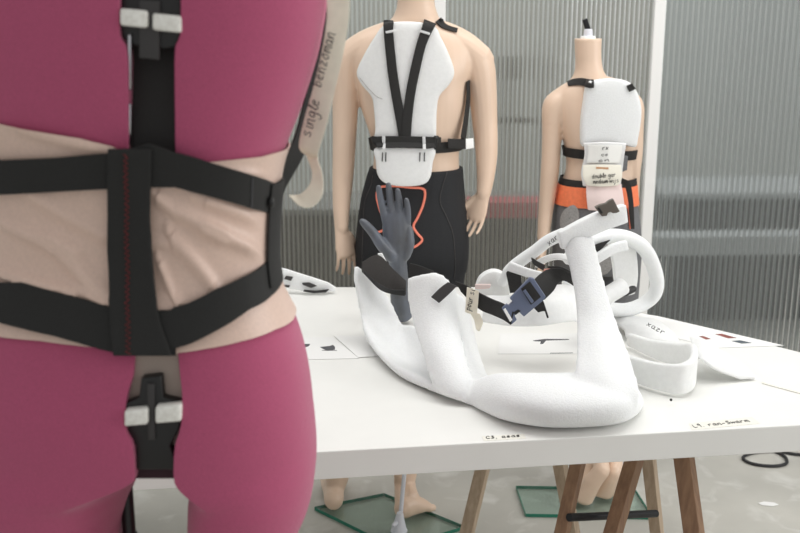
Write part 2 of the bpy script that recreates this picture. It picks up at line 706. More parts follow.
# ================================================================== dress form
YC = 1.18
NEXP = 2.35
PROF_UP = [  # pixel row, outer right, half depth
    (-345, 176, .045), (-335, 205, .06), (-315, 250, .075), (-285, 300, .09), (-240, 330, .105), (-150, 336, .115), (-60, 332, .125), (0, 327, .127),
    (28, 323, .125), (60, 316, .121), (110, 300, .112), (160, 281, .102), (200, 275, .097), (246, 273, .096)]
PROF_LO = [
    (247, 273, .096), (270, 275, .099), (290, 279, .103), (305, 286, .109), (320, 294, .115), (340, 301, .121), (360, 306, .126), (380, 309.5, .131),
    (402, 312, .134), (424, 314.5, .133), (444, 316, .13), (458, 316, .127),
    (470, 315, .122), (482, 313.5, .119), (492, 312, .116), (505, 308.5, .113), (520, 302, .112),
    (535, 292, .111), (550, 278, .108), (566, 260, .102), (582, 242, .09), (592, 228, .072), (598, 216, .05)]
INNER = [  # pixel row and distance of the slot's edges, right and left column
    (-345, 1.13, 176, 130), (-240, 1.08, 181, 122), (-100, 1.06, 181, 120), (0, 1.053, 181, 119), (28, 1.055, 181, 119), (37, 1.056, 180, 119.5), (46, 1.057, 175.5, 126),
    (60, 1.06, 175, 128), (246, 1.084, 175, 128), (290, 1.076, 175, 129), (335, 1.06, 175.5, 132), (360, 1.054, 176.5, 132.5), (380, 1.05, 178.5, 130.5), (392, 1.048, 180, 127),
    (402, 1.047, 181, 124.5), (424, 1.047, 181, 123.5), (434, 1.049, 179, 127), (442, 1.05, 176, 132.5), (455, 1.053, 175, 135), (470, 1.056, 175, 136.5), (477, 1.06, 176, 136.5), (483, 1.09, 181, 132), (490, 1.13, 186, 128.5),
    (500, 1.16, 188.5, 126), (515, 1.18, 191, 123), (533, 1.18, 194, 121), (555, 1.18, 197, 119), (575, 1.18, 201, 116), (598, 1.18, 208, 112)]
FC = 129.0  # pixel column of the axis


INZ = []
for y_, Y_, r_, l_ in INNER:
    a_, c_ = P(r_, y_, Y_), P(l_, y_, Y_)
    INZ.append((a_.z, a_.x, c_.x))
INZ = np.array(sorted(INZ))
Z_CROTCH, Z_LEG = P(150, 476, 1.058).z, P(150, 494, 1.15).z


def frow(q):
    y, xo, B = q
    z = P(FC, y, YC).z
    return z, P(xo, y, YC).x, P(2 * FC - xo, y, YC).x, float(np.interp(z, INZ[:, 0], INZ[:, 1])), float(np.interp(z, INZ[:, 0], INZ[:, 2])), B


def half_ring(q, side, w, n_o=34, n_i=12):
    z, R, L, gr, gl, B = frow(q)
    w = min(1, max(0, (Z_CROTCH - z) / (Z_CROTCH - Z_LEG)))
    w = w * w * (3 - 2 * w)
    o, g = (R, gr) if side > 0 else (L, gl)
    a = abs(o - g)
    pts = []
    for i in range(n_o):
        th = math.radians(-90 + 180 * i / (n_o - 1))
        c, s = math.cos(th), math.sin(th)
        d = Vector((g + side * a * abs(c) ** (2 / NEXP), YC + B * math.copysign(abs(s) ** (2 / NEXP), s), z))
        e = Vector((g + side * a * (.34 + .66 * abs(c) ** (2 / NEXP)), YC + B * math.copysign(abs(s) ** (2 / NEXP), s), z))
        pts.append(d * (1 - w) + e * w)
    for i in range(1, n_i + 1):
        t = i / (n_i + 1)
        th = math.radians(90 + 180 * t)
        d = Vector((g, YC + B * (1 - 2 * t), z))
        e = Vector((g + side * a * (.34 + .34 * math.cos(th)), YC + B * math.sin(th), z))
        pts.append(d * (1 - w) + e * w)
    return pts


def dens(prof, n=6):
    return [tuple(v) for v in cr(prof, n)]


form = thing('dress_form', 'large split dress form in magenta jersey, closest to the viewer at left', 'dress form', (P(FC, 300, YC).x, YC, 0))
for side in (-1, 1):
    rows = dens(PROF_UP)
    MB().loft([half_ring(q, side, 0) for q in rows]).build('torso_panel', M_form, form, bevel=.003)
    rows = dens(PROF_LO)
    rings = [half_ring(q, side, 0) for q in rows]
    MB().loft(rings).build('hip_panel', M_form, form, bevel=.003)

# inside: the expanding core seen through the slot
core = MB()


def slab(mb, x0, x1, y0, y1, Y, depth, Y2=None):
    """front face from pixel (x0,y0) to (x1,y1) at distance Y"""
    a, b_ = P(x0, y0, Y), P(x1, y1, Y2 or Y)
    vs = []
    for dz, yy in ((a.z, y0), (b_.z, y1)):
        for xx in (x0, x1):
            p = P(xx, yy, Y if yy == y0 else (Y2 or Y))
            vs += [p, p + Vector((0, depth, 0))]
    return mb.add(vs, [(0, 2, 6, 4), (1, 5, 7, 3), (0, 1, 3, 2), (4, 6, 7, 5), (0, 4, 5, 1), (2, 3, 7, 6)])


slab(core, 112, 190, -240, 247, 1.10, .14)
core.build('upper_core', M_blackp, form, smooth=False)
MB_ = MB()
slab(MB_, 131.5, 176, -200, 152, 1.082, .01)
MB_.build('cover_strip', M_black, form, smooth=False, bevel=.001)
MB().tube([P(129.8, 36, 1.058), P(130, 88, 1.066)], .0019, n=8).build('chrome_rod', M_chrome, form)
MB().tube([P(129.8, 105, 1.069), P(129.6, 150, 1.078)], .0019, n=8).build('chrome_rod', M_chrome, form)
MB_ = MB()
slab(MB_, 112, 196, 349, 455, 1.068, .17)
MB_.build('lower_core', M_greyp, form, smooth=False)
MB_ = MB()
slab(MB_, 131, 181, 446, 478.5, 1.066, .2)
MB_.build('crotch_lining', M_maroon, form, smooth=False)


def rounded_plate(outline, Y, depth, name, m, parent, bevel=.002, n=1):
    o = [P(x, y, Y) for x, y in outline]
    return MB().prism(o, (0, depth, 0)).build(name, m, parent, bevel=bevel)


def adjuster(cy, outline, dials, tongue, Yf):
    br = rounded_plate(outline, Yf, .02, 'adjuster_bracket', M_blackp, form)
    rounded_plate(tongue, Yf - .004, .006, 'slider', M_bracket, br, .001)
    for (x0, y0, x1, y1, sk) in dials:
        pl = rounded_plate([(x0, y0), (x1, y0 + sk), (x1, y1 + sk), (x0, y1)], Yf - .011, .016, 'adjusting_wheel', M_dial, br, .003)


adjuster(20, [(120, -60), (180, -60), (181.5, 8), (181.5, 34), (176, 47), (165, 49), (135, 46), (123, 38), (119.5, 28), (119.5, 0)],
         [(119.5, 8, 147, 25.5, 2.6), (152, 13, 181, 30, 3)], [(139, 0), (160, 1), (159, 60), (139, 58)], 1.062)
adjuster(418, [(141, 378), (161, 376), (163, 398), (181, 402), (180, 428), (170, 446), (176, 462), (176, 470), (136, 470), (136, 446), (126, 436), (124, 404), (139, 398)],
         [(124, 411, 147.5, 427, -2), (155, 407, 181, 424, -2)], [(147, 384), (154, 384), (155, 440), (148, 440)], 1.055)
# stand: pole into the left thigh, spreading foot
zb = P(126, 520, YC).z
px_ = P(128.5, 520, YC).x
yp = YC
MB().tube([(px_, yp, .03), (px_, yp, zb + .14)], .0085, n=14).build('stand_pole', M_blackp, form)
MB().tube([(px_, yp, zb - .025), (px_, yp, zb - .06)], .0125, n=14).build('pole_collar', M_blackp, form)
for k in range(4):
    a = math.radians(45 + 90 * k)
    c, s = math.cos(a), math.sin(a)
    MB().tube([(px_ + c * .01, yp + s * .01, .09), (px_ + c * .12, yp + s * .12, .055), (px_ + c * .26, yp + s * .26, .014)], [.012, .012, .011], n=10).build('stand_foot', M_blackp, form)

# ------------------------------------------------------------------ waist belt worn on the form
TAB = np.array([frow(q) for q in dens(PROF_UP[7:-1] + PROF_LO[:13], 5)])
TAB = TAB[np.argsort(TAB[:, 0])]


FLAT = .3  # the parameter span that crosses the slot


def surf(phi, z, off=0.):
    """phi 0 = slot at the front, + to the right, +-pi = back"""
    R, L, gr, gl, B = [np.interp(z, TAB[:, 0], TAB[:, k]) for k in range(1, 6)]
    psi = np.asarray(phi)
    phi = np.sign(psi) * np.maximum(0, np.abs(psi) - FLAT) * math.pi / (math.pi - FLAT)
    s, c = np.sin(phi), np.cos(phi)
    ex = 2 / NEXP
    g = np.where(phi >= 0, gr, gl)
    o = np.where(phi >= 0, R + off, L - off)
    x = g + (o - g) * np.abs(s) ** ex
    x = np.where(np.abs(psi) < FLAT, gl + (gr - gl) * (psi + FLAT) / (2 * FLAT), x)
    y = YC - (B + off) * np.sign(c) * np.abs(c) ** ex
    return x, y, z


PH, ZZ = np.meshgrid(np.radians(np.linspace(-118, 118, 1001)), np.linspace(TAB[0, 0], TAB[-1, 0], 420))
_x, _y, _z = surf(PH, ZZ, .004)
_dep = _y * CP - (_z - EYE) * SP
GX = 400 + FPX * _x / _dep
GY = 266.5 - FPX * (_y * SP + (_z - EYE) * CP) / _dep
FRONT = np.abs(PH) < math.radians(112)


def inv(px, py):
    d = (GX - px) ** 2 + (GY - py) ** 2 + np.abs(PH) * .02
    i = np.argmin(d)
    return PH.flat[i], ZZ.flat[i]


def edge(samples):
    q = sorted(inv(*s) for s in samples)
    ph = [a for a, _ in q]
    z = [b_ for _, b_ in q]
    bk = (z[0] + z[-1]) / 2
    ph = [-math.pi, ph[0] - .5] + ph + [max(ph[-1] + .3, 1.9), math.pi]
    z = [bk, z[0]] + z + [z[-1], bk]
    return lambda f_: float(np.interp(f_, ph, z))


PHI = sorted([math.radians(-180 + 2.5 * k) for k in range(145)] + [-FLAT, FLAT])


def band(top, bot, off, name, m, parent, thick, nr=4, wob=None, phis=PHI):
    zt, zb_ = edge(top), edge(bot)
    rows = []
    for k in range(nr + 1):
        t = k / nr
        row = []
        for f_ in phis:
            z = zt(f_) * (1 - t) + zb_(f_) * t
            o_ = off + (wob(f_, z, t) if wob else 0)
            row.append(Vector([float(v) for v in surf(f_, z, o_)]))
        rows.append(row)
    return MB().grid(rows).build(name, m, parent, solid=thick, offset=0)


belt = thing('waist_belt', 'beige satin waist belt with black elastic bands worn by the magenta dress form', 'belt', (P(FC, 300, YC).x, YC, P(FC, 250, YC).z))


RIDGES = []
for x0, y0, x1, y1, wd_, am in ((-20, 200, 60, 246, .0065, 1.1), (60, 246, 113, 302, .0065, 1.1), (-20, 232, 80, 292, .005, .95), (30, 192, 112, 238, .006, .6), (-20, 258, 40, 282, .004, .5),
                                (158, 196, 215, 232, .007, .9), (215, 232, 268, 258, .007, 1), (172, 236, 212, 284, .007, .8), (205, 200, 270, 228, .006, .6), (160, 262, 180, 304, .006, .7), (20, 128, 100, 148, .005, .5), (200, 168, 266, 176, .005, .4)):
    RIDGES.append((inv(x0, y0), inv(x1, y1), wd_ * .9, am))


def wrinkle(f_, z, t):
    h = 0
    for (f0, z0), (f1, z1), wd_, am in RIDGES:
        k = .16  # metres per radian
        ax, az, bx, bz = f0 * k, z0, f1 * k, z1
        px0, pz0 = f_ * k, z
        dx, dz = bx - ax, bz - az
        u = ((px0 - ax) * dx + (pz0 - az) * dz) / (dx * dx + dz * dz)
        u = min(1.12, max(-.12, u))
        d2 = (px0 - ax - u * dx) ** 2 + (pz0 - az - u * dz) ** 2
        h += am * math.exp(-d2 / (2 * wd_ ** 2)) * (1 if 0 <= u <= 1 else .6)
    return .0086 * min(1.0, h) * min(1, max(0, (1.3 - abs(f_)) / .3))


def hug(f_, z, t):
    return -.0075 * min(1, max(0, (abs(f_) - .95) / .4))


top_s = [(0, 124), (40, 132), (80, 138), (112, 146), (128, 154), (165, 164), (180, 163), (205, 162), (240, 159), (262, 157), (272, 154)]
bot_s = [(0, 337), (40, 341), (85, 346), (115, 350), (130, 353), (176, 353), (205, 349), (240, 341), (275, 329), (292, 320)]
band(top_s, bot_s, .004, 'satin_panel', M_satin, belt, .0015, nr=90, wob=wrinkle, phis=sorted(set(PHI + [p + math.radians(d) for p in PHI[:-1] for d in (.625, 1.25, 1.875)])))
# stretch bands
band([(0, 160), (60, 157), (112, 152), (133, 147), (150, 142.5), (170, 149), (190, 155.5), (210, 162), (230, 168.5), (250, 175), (274, 183.5)],
     [(0, 193), (60, 191), (112, 187.5), (133, 184), (150, 177), (170, 183), (190, 189.5), (210, 196), (230, 202), (250, 208), (270, 214)], .0125, 'upper_band', M_elastic, belt, .003, wob=hug)
band([(0, 272), (30, 281), (60, 289), (85, 297), (111, 304), (133, 309), (165, 312), (190, 300), (215, 287), (240, 274.5), (266, 261)],
     [(0, 319), (30, 326.5), (60, 334), (85, 341.5), (113, 349), (133, 352), (172, 350), (190, 341), (212, 330), (245, 308), (279, 285)], .0125, 'lower_band', M_elastic, belt, .003, wob=hug)
# a pale seam on the upper band
stitch = MB()
pts = []
for k in range(8):
    f_, z = inv(247 - 1.2 * k / 7, 177 + 30 * k / 7)
    pts.append(Vector([float(v) for v in surf(f_, z, .0145)]))
stitch.tube(pts, .0006, n=6)
stitch.build('seam', M_print, belt)


def front_strip(edges, off, name, m, parent, thick=.003, across=8):
    """edges: (py, x left, x right) rows on the front of the form"""
    rows = []
    for y, xl, xr in cr(edges, 5):
        row = []
        for k in range(across + 1):
            f_, z = inv(xl + (xr - xl) * k / across, y)
            p = Vector([float(v) for v in surf(f_, z, off)])
            row.append(p)
        rows.append(row)
    return MB().grid(rows).build(name, m, parent, solid=thick, bevel=.0008)


vs_ = front_strip([(148, 112, 154), (180, 112, 153.5), (215, 111.5, 153), (250, 112, 155), (285, 113, 158), (315, 114, 162), (352, 117, 174)], .017, 'centre_strap', M_elastic, belt, .004)
zz = MB()
pts = []
NZ = 74
for k in range(NZ):
    y = 153 + (350 - 153) * k / (NZ - 1)
    x = 129.5 + (y - 153) * .012 + (2.1 if k % 2 else -2.1) + .5 * math.sin(y * .1)
    f_, z = inv(x, y)
    pts.append(Vector([float(v) for v in surf(f_, z, .0196)]))
zz.tube(pts, 0.0007, n=5)
zz.build('zigzag_stitching', M_red, vs_)
# strap up the side
rows = []
for y in np.linspace(186, 290, 14):
    _, z = inv(262, float(y))
    rows.append([Vector([float(v) for v in surf(math.radians(a), z, .0085)]) for a in (76, 80, 84, 88, 92, 97)])
sd = MB().grid(rows).build('side_strap', M_elastic, belt, solid=.003, bevel=.0008)
MB().tube([P(271, 200, 1.125), P(271, 204, 1.125)], .004, n=10).build('snap_button', M_blackp, sd)


def ribbon(pts, m, name, parent, thick, n=6, across=2):
    """pts: (px left, px right, py, Y left, Y right) rows"""
    rows = []
    for q in cr(pts, n):
        xl, yl, Yl, xr, yr, Yr = q
        rows.append([P(xl + (xr - xl) * k / across, yl + (yr - yl) * k / across, Yl + (Yr - Yl) * k / across) for k in range(across + 1)])
    return MB().grid(rows).build(name, m, parent, solid=thick, bevel=min(.0006, thick / 3))


ribbon([(268, 196, 1.185, 281, 200, 1.205), (274, 180, 1.19, 286, 186, 1.21), (283, 160, 1.2, 301, 160, 1.22), (294, 138, 1.215, 309, 138, 1.235), (304, 100, 1.23, 318, 100, 1.25), (316, 40, 1.24, 332, 40, 1.26), (322, -40, 1.24, 338, -40, 1.26),
        (318, -150, 1.23, 334, -150, 1.25)],
       M_elastic, 'shoulder_strap', belt, .003)

# ------------------------------------------------------------------ muslin strip
tp = thing('muslin_strip', 'long strip of cream muslin with black handwriting hanging at the right of the magenta form', 'fabric strip', P(318, 110, 1.17))
ribbon([(324, -70, 1.145, 352, -70, 1.15), (325, -20, 1.145, 350, -20, 1.15), (327, 15, 1.15, 349, 18, 1.155), (322, 50, 1.155, 343, 55, 1.16), (313, 88, 1.165, 334, 94, 1.165), (304, 120, 1.17, 327, 124, 1.165),
        (299, 146, 1.175, 319, 150, 1.17), (306, 155, 1.185, 318, 158, 1.175), (308, 160, 1.18, 319, 163, 1.17), (312, 172, 1.17, 323, 178, 1.16), (310, 184, 1.16, 322, 196, 1.15), (302, 193, 1.155, 312, 207, 1.145), (295, 195, 1.155, 300, 206, 1.145), (289, 195, 1.15, 290, 197, 1.15)],
       M_muslin, 'cloth', tp, .0012, n=8, across=4)


def on_line(a, b_, bow=0):
    """writing frame running from pixel a to pixel b (each px, py, Y)"""
    A, B_ = P(*a), P(*b_)
    t = (B_ - A).normalized()
    view = (A - ORG).normalized()
    up = t.cross(view).normalized()
    if up.z < 0 and abs(up.z) > .3:
        up = -up
    L = (B_ - A).length
    return lambda u, v: A + t * u + up * v - view * .0022, L


def line_writing(text, a, b_, size, rad, name, parent, flip=False, m=None):
    A, B_ = P(*a), P(*b_)
    t = (B_ - A).normalized()
    view = ((A + B_) / 2 - ORG).normalized()
    up = t.cross(view).normalized()
    if flip:
        up = -up
    # fit the length
    adv = sum(.4 if c == ' ' else .62 * (.6 if c in 'il,.' else 1) for c in text)
    L = (B_ - A).length
    kx = L / (adv * size)
    return writing(text, lambda u, v: A + t * (u * kx) + up * v - view * .0035, size, rad, name, parent, m)


line_writing('single', (310, 138, 1.163), (320, 100, 1.162), .013, .0006, 'handwriting', tp)
line_writing('benzoman', (320.5, 88, 1.16), (335.5, 33, 1.15), .0125, .0006, 'handwriting', tp)
# ================================================================== table
TZ = .74
TT = .055
A0 = Zp(315, 452, TZ)
A1 = Zp(800, 425, TZ)
d_ = (A1 - A0)
FL_ = A0 + d_ * ((-1.15 - A0.x) / d_.x)
B1, B2 = Zp(650, 315, TZ), Zp(800, 352, TZ)
e_ = B2 - B1
# right corner: where the front edge meets the slanting right edge
den = d_.x * e_.y - d_.y * e_.x
s_ = ((B1.x - A0.x) * e_.y - (B1.y - A0.y) * e_.x) / den
RC = A0 + d_ * s_
YB = Zp(400, 287, TZ).y
BC = B1 + e_ * ((YB - B1.y) / e_.y)
BL = Vector((-1.15, YB, TZ))
table = thing('table', 'white table with a thick pale edge standing on wooden trestles', 'table', (0, 2.2, TZ - TT))
o = MB().prism([Vector((p.x, p.y, TZ)) for p in (FL_, RC, BC, BL)], (0, 0, -TT)).build('tabletop', M_table, table, smooth=False, bevel=.002)


def leg(a, b_, w, d, m, par, name='leg'):
    """a square wooden leg through two pixel points with their distances, cut off at the floor"""
    A, B_ = P(*a), P(*b_)
    t = B_ - A
    B_ = A + t * ((0 - A.z) / t.z)
    A = A + t * ((TZ - TT - .001 - A.z) / t.z)
    n_ = Vector((0, 1, 0))
    x = Vector((1, 0, 0))
    vs = []
    for c in (A, B_):
        for sx, sy in ((-1, -1), (1, -1), (1, 1), (-1, 1)):
            vs.append(c + Vector((sx * w / 2, sy * d / 2, 0)))
    return MB().add(vs, [(0, 1, 2, 3), (7, 6, 5, 4), (0, 4, 5, 1), (1, 5, 6, 2), (2, 6, 7, 3), (3, 7, 4, 0)]).build(name, m, par, smooth=False, bevel=.0015)


def turned(a, b_, w, d, m, par, ang=-.5, name='leg'):
    A, B_ = P(*a), P(*b_)
    t = B_ - A
    B_ = A + t * ((0 - A.z) / t.z)
    A = A + t * ((TZ - TT - .001 - A.z) / t.z)
    vs = []
    ca, sa = math.cos(ang), math.sin(ang)
    for c in (A, B_):
        for sx, sy in ((-1, -1), (1, -1), (1, 1), (-1, 1)):
            u, v = sx * w / 2, sy * d / 2
            vs.append(c + Vector((u * ca - v * sa, u * sa + v * ca, 0)))
    return MB().add(vs, [(0, 1, 2, 3), (7, 6, 5, 4), (0, 4, 5, 1), (1, 5, 6, 2), (2, 6, 7, 3), (3, 7, 4, 0)]).build(name, m, par, smooth=False, bevel=.0015)


tr = thing('trestle', 'brown wooden trestle with four splayed legs joined by a black steel bar', 'trestle', (.55, 2.05, 0))
turned((578, 463, 1.98), (562, 533, 1.93), .026, .034, M_wood, tr, -.55)
turned((634, 461, 1.98), (613, 533, 1.93), .03, .036, M_wood, tr, -.75)
turned((560, 464, 2.2), (573, 533, 2.24), .028, .03, M_wood_l, tr, -.5)
turned((649, 460, 2.2), (657, 533, 2.24), .028, .03, M_wood_l, tr, -.5)
MB().tube([P(569, 517.5, 1.92), P(656, 513.5, 2.1)], .0088, n=12, round_ends=False).build('steel_bar', M_steel, tr)
MB().bar(Vector((P(560, 463, 2.08).x, 2.08, TZ - TT - .085)), Vector((P(652, 463, 2.08).x, 2.1, TZ - TT - .085)), .05, .04).build('top_rail', M_wood, tr, smooth=False)
tr2 = thing('trestle', 'wooden trestle whose thin left leg and thick brown right leg straddle the black bar', 'trestle', (.35, 2.3, 0))
turned((482, 471, 2.5), (467, 533, 2.45), .034, .034, M_wood_l, tr2, -.45)
turned((684, 458, 1.92), (694, 533, 1.87), .036, .03, M_wood, tr2, -.6)
MB().bar(Vector((P(482, 471, 2.5).x, 2.5, TZ - TT - .03)), Vector((P(684, 458, 1.92).x, 1.92, TZ - TT - .03)), .05, .04).build('top_rail', M_wood, tr2, smooth=False)


# ------------------------------------------------------------------ papers on the table
def flat(px, z=TZ):
    return [Zp(x, y, z) for x, y in px]


def paper(px, label, prints, z=TZ + .0006, name='paper_sheet'):
    t = thing(name, label, 'paper', Zp(sum(p[0] for p in px) / len(px), sum(p[1] for p in px) / len(px), TZ))
    t['group'] = 'printed sheets on the table'
    MB().prism(flat(px, z), (0, 0, .0005)).build('sheet', M_paper, t, smooth=False)
    for nm, q, m in prints:
        MB().prism(flat(q, z + .0005), (0, 0, .0003)).build(nm, m, t, smooth=False)
    return t


paper([(240, 337.5), (333, 337.5), (359, 358.5), (240, 361)], 'white sheet with dark leaf-shaped prints beside the magenta form', [
    ('leaf_print', [(320, 347), (330, 346), (333, 345), (335, 347), (335, 349.5), (328, 351), (323, 349)], M_print),
    ('leaf_print', [(296, 344), (310, 344), (309, 346), (304, 348), (296, 348)], M_print),
    ('caption_line', [(322, 350.2), (337, 350.2), (337, 350.7), (322, 350.7)], M_print)])
paper([(334, 336), (372, 336), (384, 356), (358, 357.5)], 'blank white sheet overlapping the leaf-print sheet, half under the foam brace', [], z=TZ + .0014)
paper([(500, 333.5), (577, 333.5), (581, 354), (498, 354)], 'white sheet with a small dark line drawing inside the foam brace', [
    ('line_drawing', [(533, 340.5), (545, 339), (569, 339.2), (569, 339.9), (546, 340.6), (543, 344), (540, 344), (541, 341.5), (534, 341.2)], M_print),
    ('caption_line', [(550, 353), (573, 352.7), (573, 353.2), (550, 353.5)], M_print)])
paper([(640, 313.5), (657, 316), (784, 345.6), (718, 348), (640, 330)], 'long white sheet with red and blue-grey photos at the right edge of the table', [
    ('red_photo', [(715, 334.2), (722, 333.8), (737, 338), (728, 338.4)], M_redprint),
    ('small_photo', [(699, 336.4), (703, 336), (711, 339), (706, 339.6)], M_redprint),
    ('blue_photo', [(731, 341), (740, 340.3), (752, 343), (742, 343.7)], M_bluprint)])
# labels written along the front edge
lb = thing('edge_label', 'small cream label with pen writing at the right front edge of the table', 'label', Zp(720, 424, TZ))
lb['group'] = 'pen labels along the front edge of the table'
MB().prism(flat([(689, 423.5), (752, 417), (760, 423.5), (692, 430)], TZ + .0003), (0, 0, .0003)).build('strip', mat('cream_tape', (238, 236, 226), .7), lb, smooth=False)


def table_writing(text, a, b_, size, parent):
    A, B_ = Zp(*a, TZ + .0012), Zp(*b_, TZ + .0012)
    t = (B_ - A).normalized()
    up = Vector((-t.y, t.x, 0))
    adv = sum(.4 if c == ' ' else .62 * (.6 if c in 'il,.' else 1) for c in text)
    kx = (B_ - A).length / (adv * size)
    return writing(text, lambda u, v: A + t * u * kx + up * v, size, .0006, 'handwriting', parent)


table_writing('L9. ran-Swarm', (694, 427.5), (750, 421.5), .014, lb)
lb2 = thing('edge_label', 'faint pen writing on cream tape at the front edge below the foam brace', 'label', Zp(505, 437, TZ))
lb2['group'] = 'pen labels along the front edge of the table'
MB().prism(flat([(482, 436.5), (524, 434), (526, 438.5), (484, 441)], TZ + .0003), (0, 0, .0003)).build('strip', MATS['cream_tape'], lb2, smooth=False)
table_writing('C3, asas', (486, 438.8), (521, 436.5), .012, lb2)


# ================================================================== foam brace in front
def paths(name, m, parent, thick, rows, sr=5, sc=5, bevel=.004):
    return sheet([[P(*q) for q in r_] for r_ in rows], name, m, parent, thick, sr, sc, bevel)


def plate(px, Y, depth, name, m, parent, bevel=.0015, dy=0.):
    x0 = px[0][0]
    return MB().prism([P(x, y, Y + dy * (x - x0)) for x, y in px], (0, depth, 0)).build(name, m, parent, bevel=bevel)


brace = thing('foam_brace', 'big white foam brace with upright arms and blue buckle lying on the table', 'foam brace', Zp(520, 395, TZ))
paths('left_shell', M_foam, brace, .013, [
    [(356, 265, 2.31), (372, 281, 2.34), (387, 297, 2.36), (399, 322, 2.33), (414, 326, 2.24), (440, 330, 2.12)],
    [(355, 280, 2.29), (366, 305, 2.30), (382, 324, 2.28), (402, 345, 2.22), (424, 356, 2.12), (455, 365, 2.02)],
    [(360, 312, 2.285), (371, 333, 2.25), (388, 350, 2.19), (408, 365, 2.11), (436, 378, 2.01), (465, 388, 1.94)],
    [(367, 335, 2.24), (379, 352, 2.13), (396, 367, 2.045), (417, 378, 1.98), (445, 390, 1.915), (474, 399, 1.885)],
    [(376, 346, 2.24), (390, 363, 2.12), (405, 377, 2.04), (425, 386, 1.975), (450, 396, 1.91), (478, 405, 1.875)]])
paths('upright_strap', M_foam, brace, .014, [
    [(408, 278, 2.10), (424, 274, 2.085), (440, 274, 2.085), (456, 291, 2.10)],
    [(409, 302, 2.08), (426, 300, 2.06), (442, 300, 2.06), (457, 306, 2.08)],
    [(415, 328, 2.04), (430, 327, 2.02), (446, 327, 2.02), (459, 329, 2.04)],
    [(424, 355, 1.98), (438, 356, 1.955), (453, 357, 1.955), (465, 359, 1.975)],
    [(431, 380, 1.93), (446, 384, 1.905), (461, 386, 1.9), (473, 388, 1.92)],
    [(440, 393, 1.9), (455, 399, 1.885), (468, 404, 1.88), (481, 407, 1.885)]])
paths('side_flap', M_foam2, brace, .008, [
    [(455, 291, 2.11), (462, 296, 2.13), (468, 304, 2.16)],
    [(457, 316, 2.07), (465, 322, 2.10), (473, 330, 2.13)],
    [(461, 346, 2.02), (471, 352, 2.05), (480, 358, 2.09)],
    [(470, 386, 1.93), (482, 388, 1.96), (492, 390, 2.0)]])
# (the shells, straps and roll are one moulded piece: joined below)
# thick front roll
cs = cr([(468, 404, .012, .03), (482, 412, .026, .055), (505, 422, .037, .075), (545, 428.5, .041, .085), (590, 428, .041, .085), (620, 424, .037, .075), (636, 415, .026, .055), (642, 408, .012, .025)], 4)
rings = []
for x, y, ra, rb in cs:
    c = Zp(x, y, TZ) + Vector((0, rb * .5, ra + .001))
    rings.append([c + Vector((0, math.copysign(abs(math.cos(a)) ** .85, math.cos(a)) * rb, math.copysign(abs(math.sin(a)) ** .8, math.sin(a)) * ra)) for a in [2 * math.pi * k / 28 for k in range(28)]])
MB().loft(rings).build('front_roll', M_foam2, brace)
paths('right_arm', M_foam, brace, .018, [
    [(561, 238, 2.06), (576, 236, 2.05), (592, 236, 2.06)],
    [(570, 270, 2.03), (585, 269, 2.02), (600, 268, 2.03)],
    [(576, 302, 1.99), (591, 301, 1.98), (608, 300, 1.99)],
    [(577, 325, 1.955), (596, 324, 1.945), (616, 323, 1.955)],
    [(577, 352, 1.895), (601, 351, 1.88), (626, 350, 1.895)],
    [(577, 380, 1.82), (606, 380, 1.805), (635, 378, 1.83)],
    [(592, 400, 1.785), (614, 401, 1.772), (637, 398, 1.80)],
    [(600, 416, 1.79), (615, 418, 1.78), (632, 414, 1.80)]])
pieces = [c for c in brace.children if c.name.split('.')[0] in ('left_shell', 'upright_strap', 'side_flap', 'front_roll', 'right_arm')]
jm = MB()
for c in pieces:
    L_ = parent_loc(c)
    jm.add([v.co + L_ for v in c.data.vertices], [tuple(p.vertices) for p in c.data.polygons])
    bpy.data.objects.remove(c)
body = jm.build('foam_body', M_foam, brace, remesh=.0055, smooth_it=5)
for v in body.data.vertices:
    if v.co.z < .0008:
        v.co.z = .0008
paths('cross_bar', M_foam, brace, .022, [
    [(558, 232, 2.05), (580, 220, 2.055), (600, 211, 2.065), (624, 204, 2.08)],
    [(559, 240, 2.05), (581, 229, 2.055), (602, 221, 2.065), (625, 213, 2.08)],
    [(561, 249, 2.05), (583, 239, 2.055), (604, 230, 2.065), (626, 222, 2.08)]], bevel=.006)


bk = MB().prism([P(x, y, 2.046) for x, y in [(595, 207.5), (600, 205), (606, 203.5), (609, 201), (611, 200), (613.5, 199), (615, 202), (618.5, 209), (620, 211.5), (617, 213), (613, 213.5), (611, 212), (608, 213), (607, 216), (602, 216.5), (600, 214)]], (0, .012, 0)).build('buckle', M_gun, brace, bevel=.0015)
plate([(597.5, 208.3), (599.5, 207.5), (603, 213), (601, 214)], 2.0445, .004, 'slot', M_blackp, bk, .0004)
# black straps of the brace
paths('top_strap', M_strapg, brace, .004, [
    [(362, 262, 2.29), (378, 255, 2.31), (392, 268, 2.32), (406, 281, 2.315)],
    [(362, 267, 2.285), (377, 268, 2.30), (391, 279, 2.31), (406, 288, 2.305)],
    [(362, 272, 2.28), (375, 284, 2.29), (388, 293, 2.30), (406, 295, 2.30)]], bevel=.001)
plate([(377.5, 254), (382, 253.5), (388, 265), (384, 262.5)], 2.335, .008, 'back_corner', M_foam, brace, .001)
paths('strap_end', M_blackp, brace, .004, [
    [(362, 269, 2.270), (375, 281, 2.272), (390, 289, 2.28), (405, 290, 2.285)],
    [(364, 274, 2.268), (379, 289, 2.27), (391, 294, 2.278), (405, 296, 2.285)]], bevel=.001)
paths('inner_strap', M_black, brace, .004, [
    [(410, 263, 2.12), (421, 266, 2.11), (434, 271, 2.105)],
    [(408, 277, 2.115), (421, 276, 2.105), (434, 275, 2.10)]], bevel=.001)
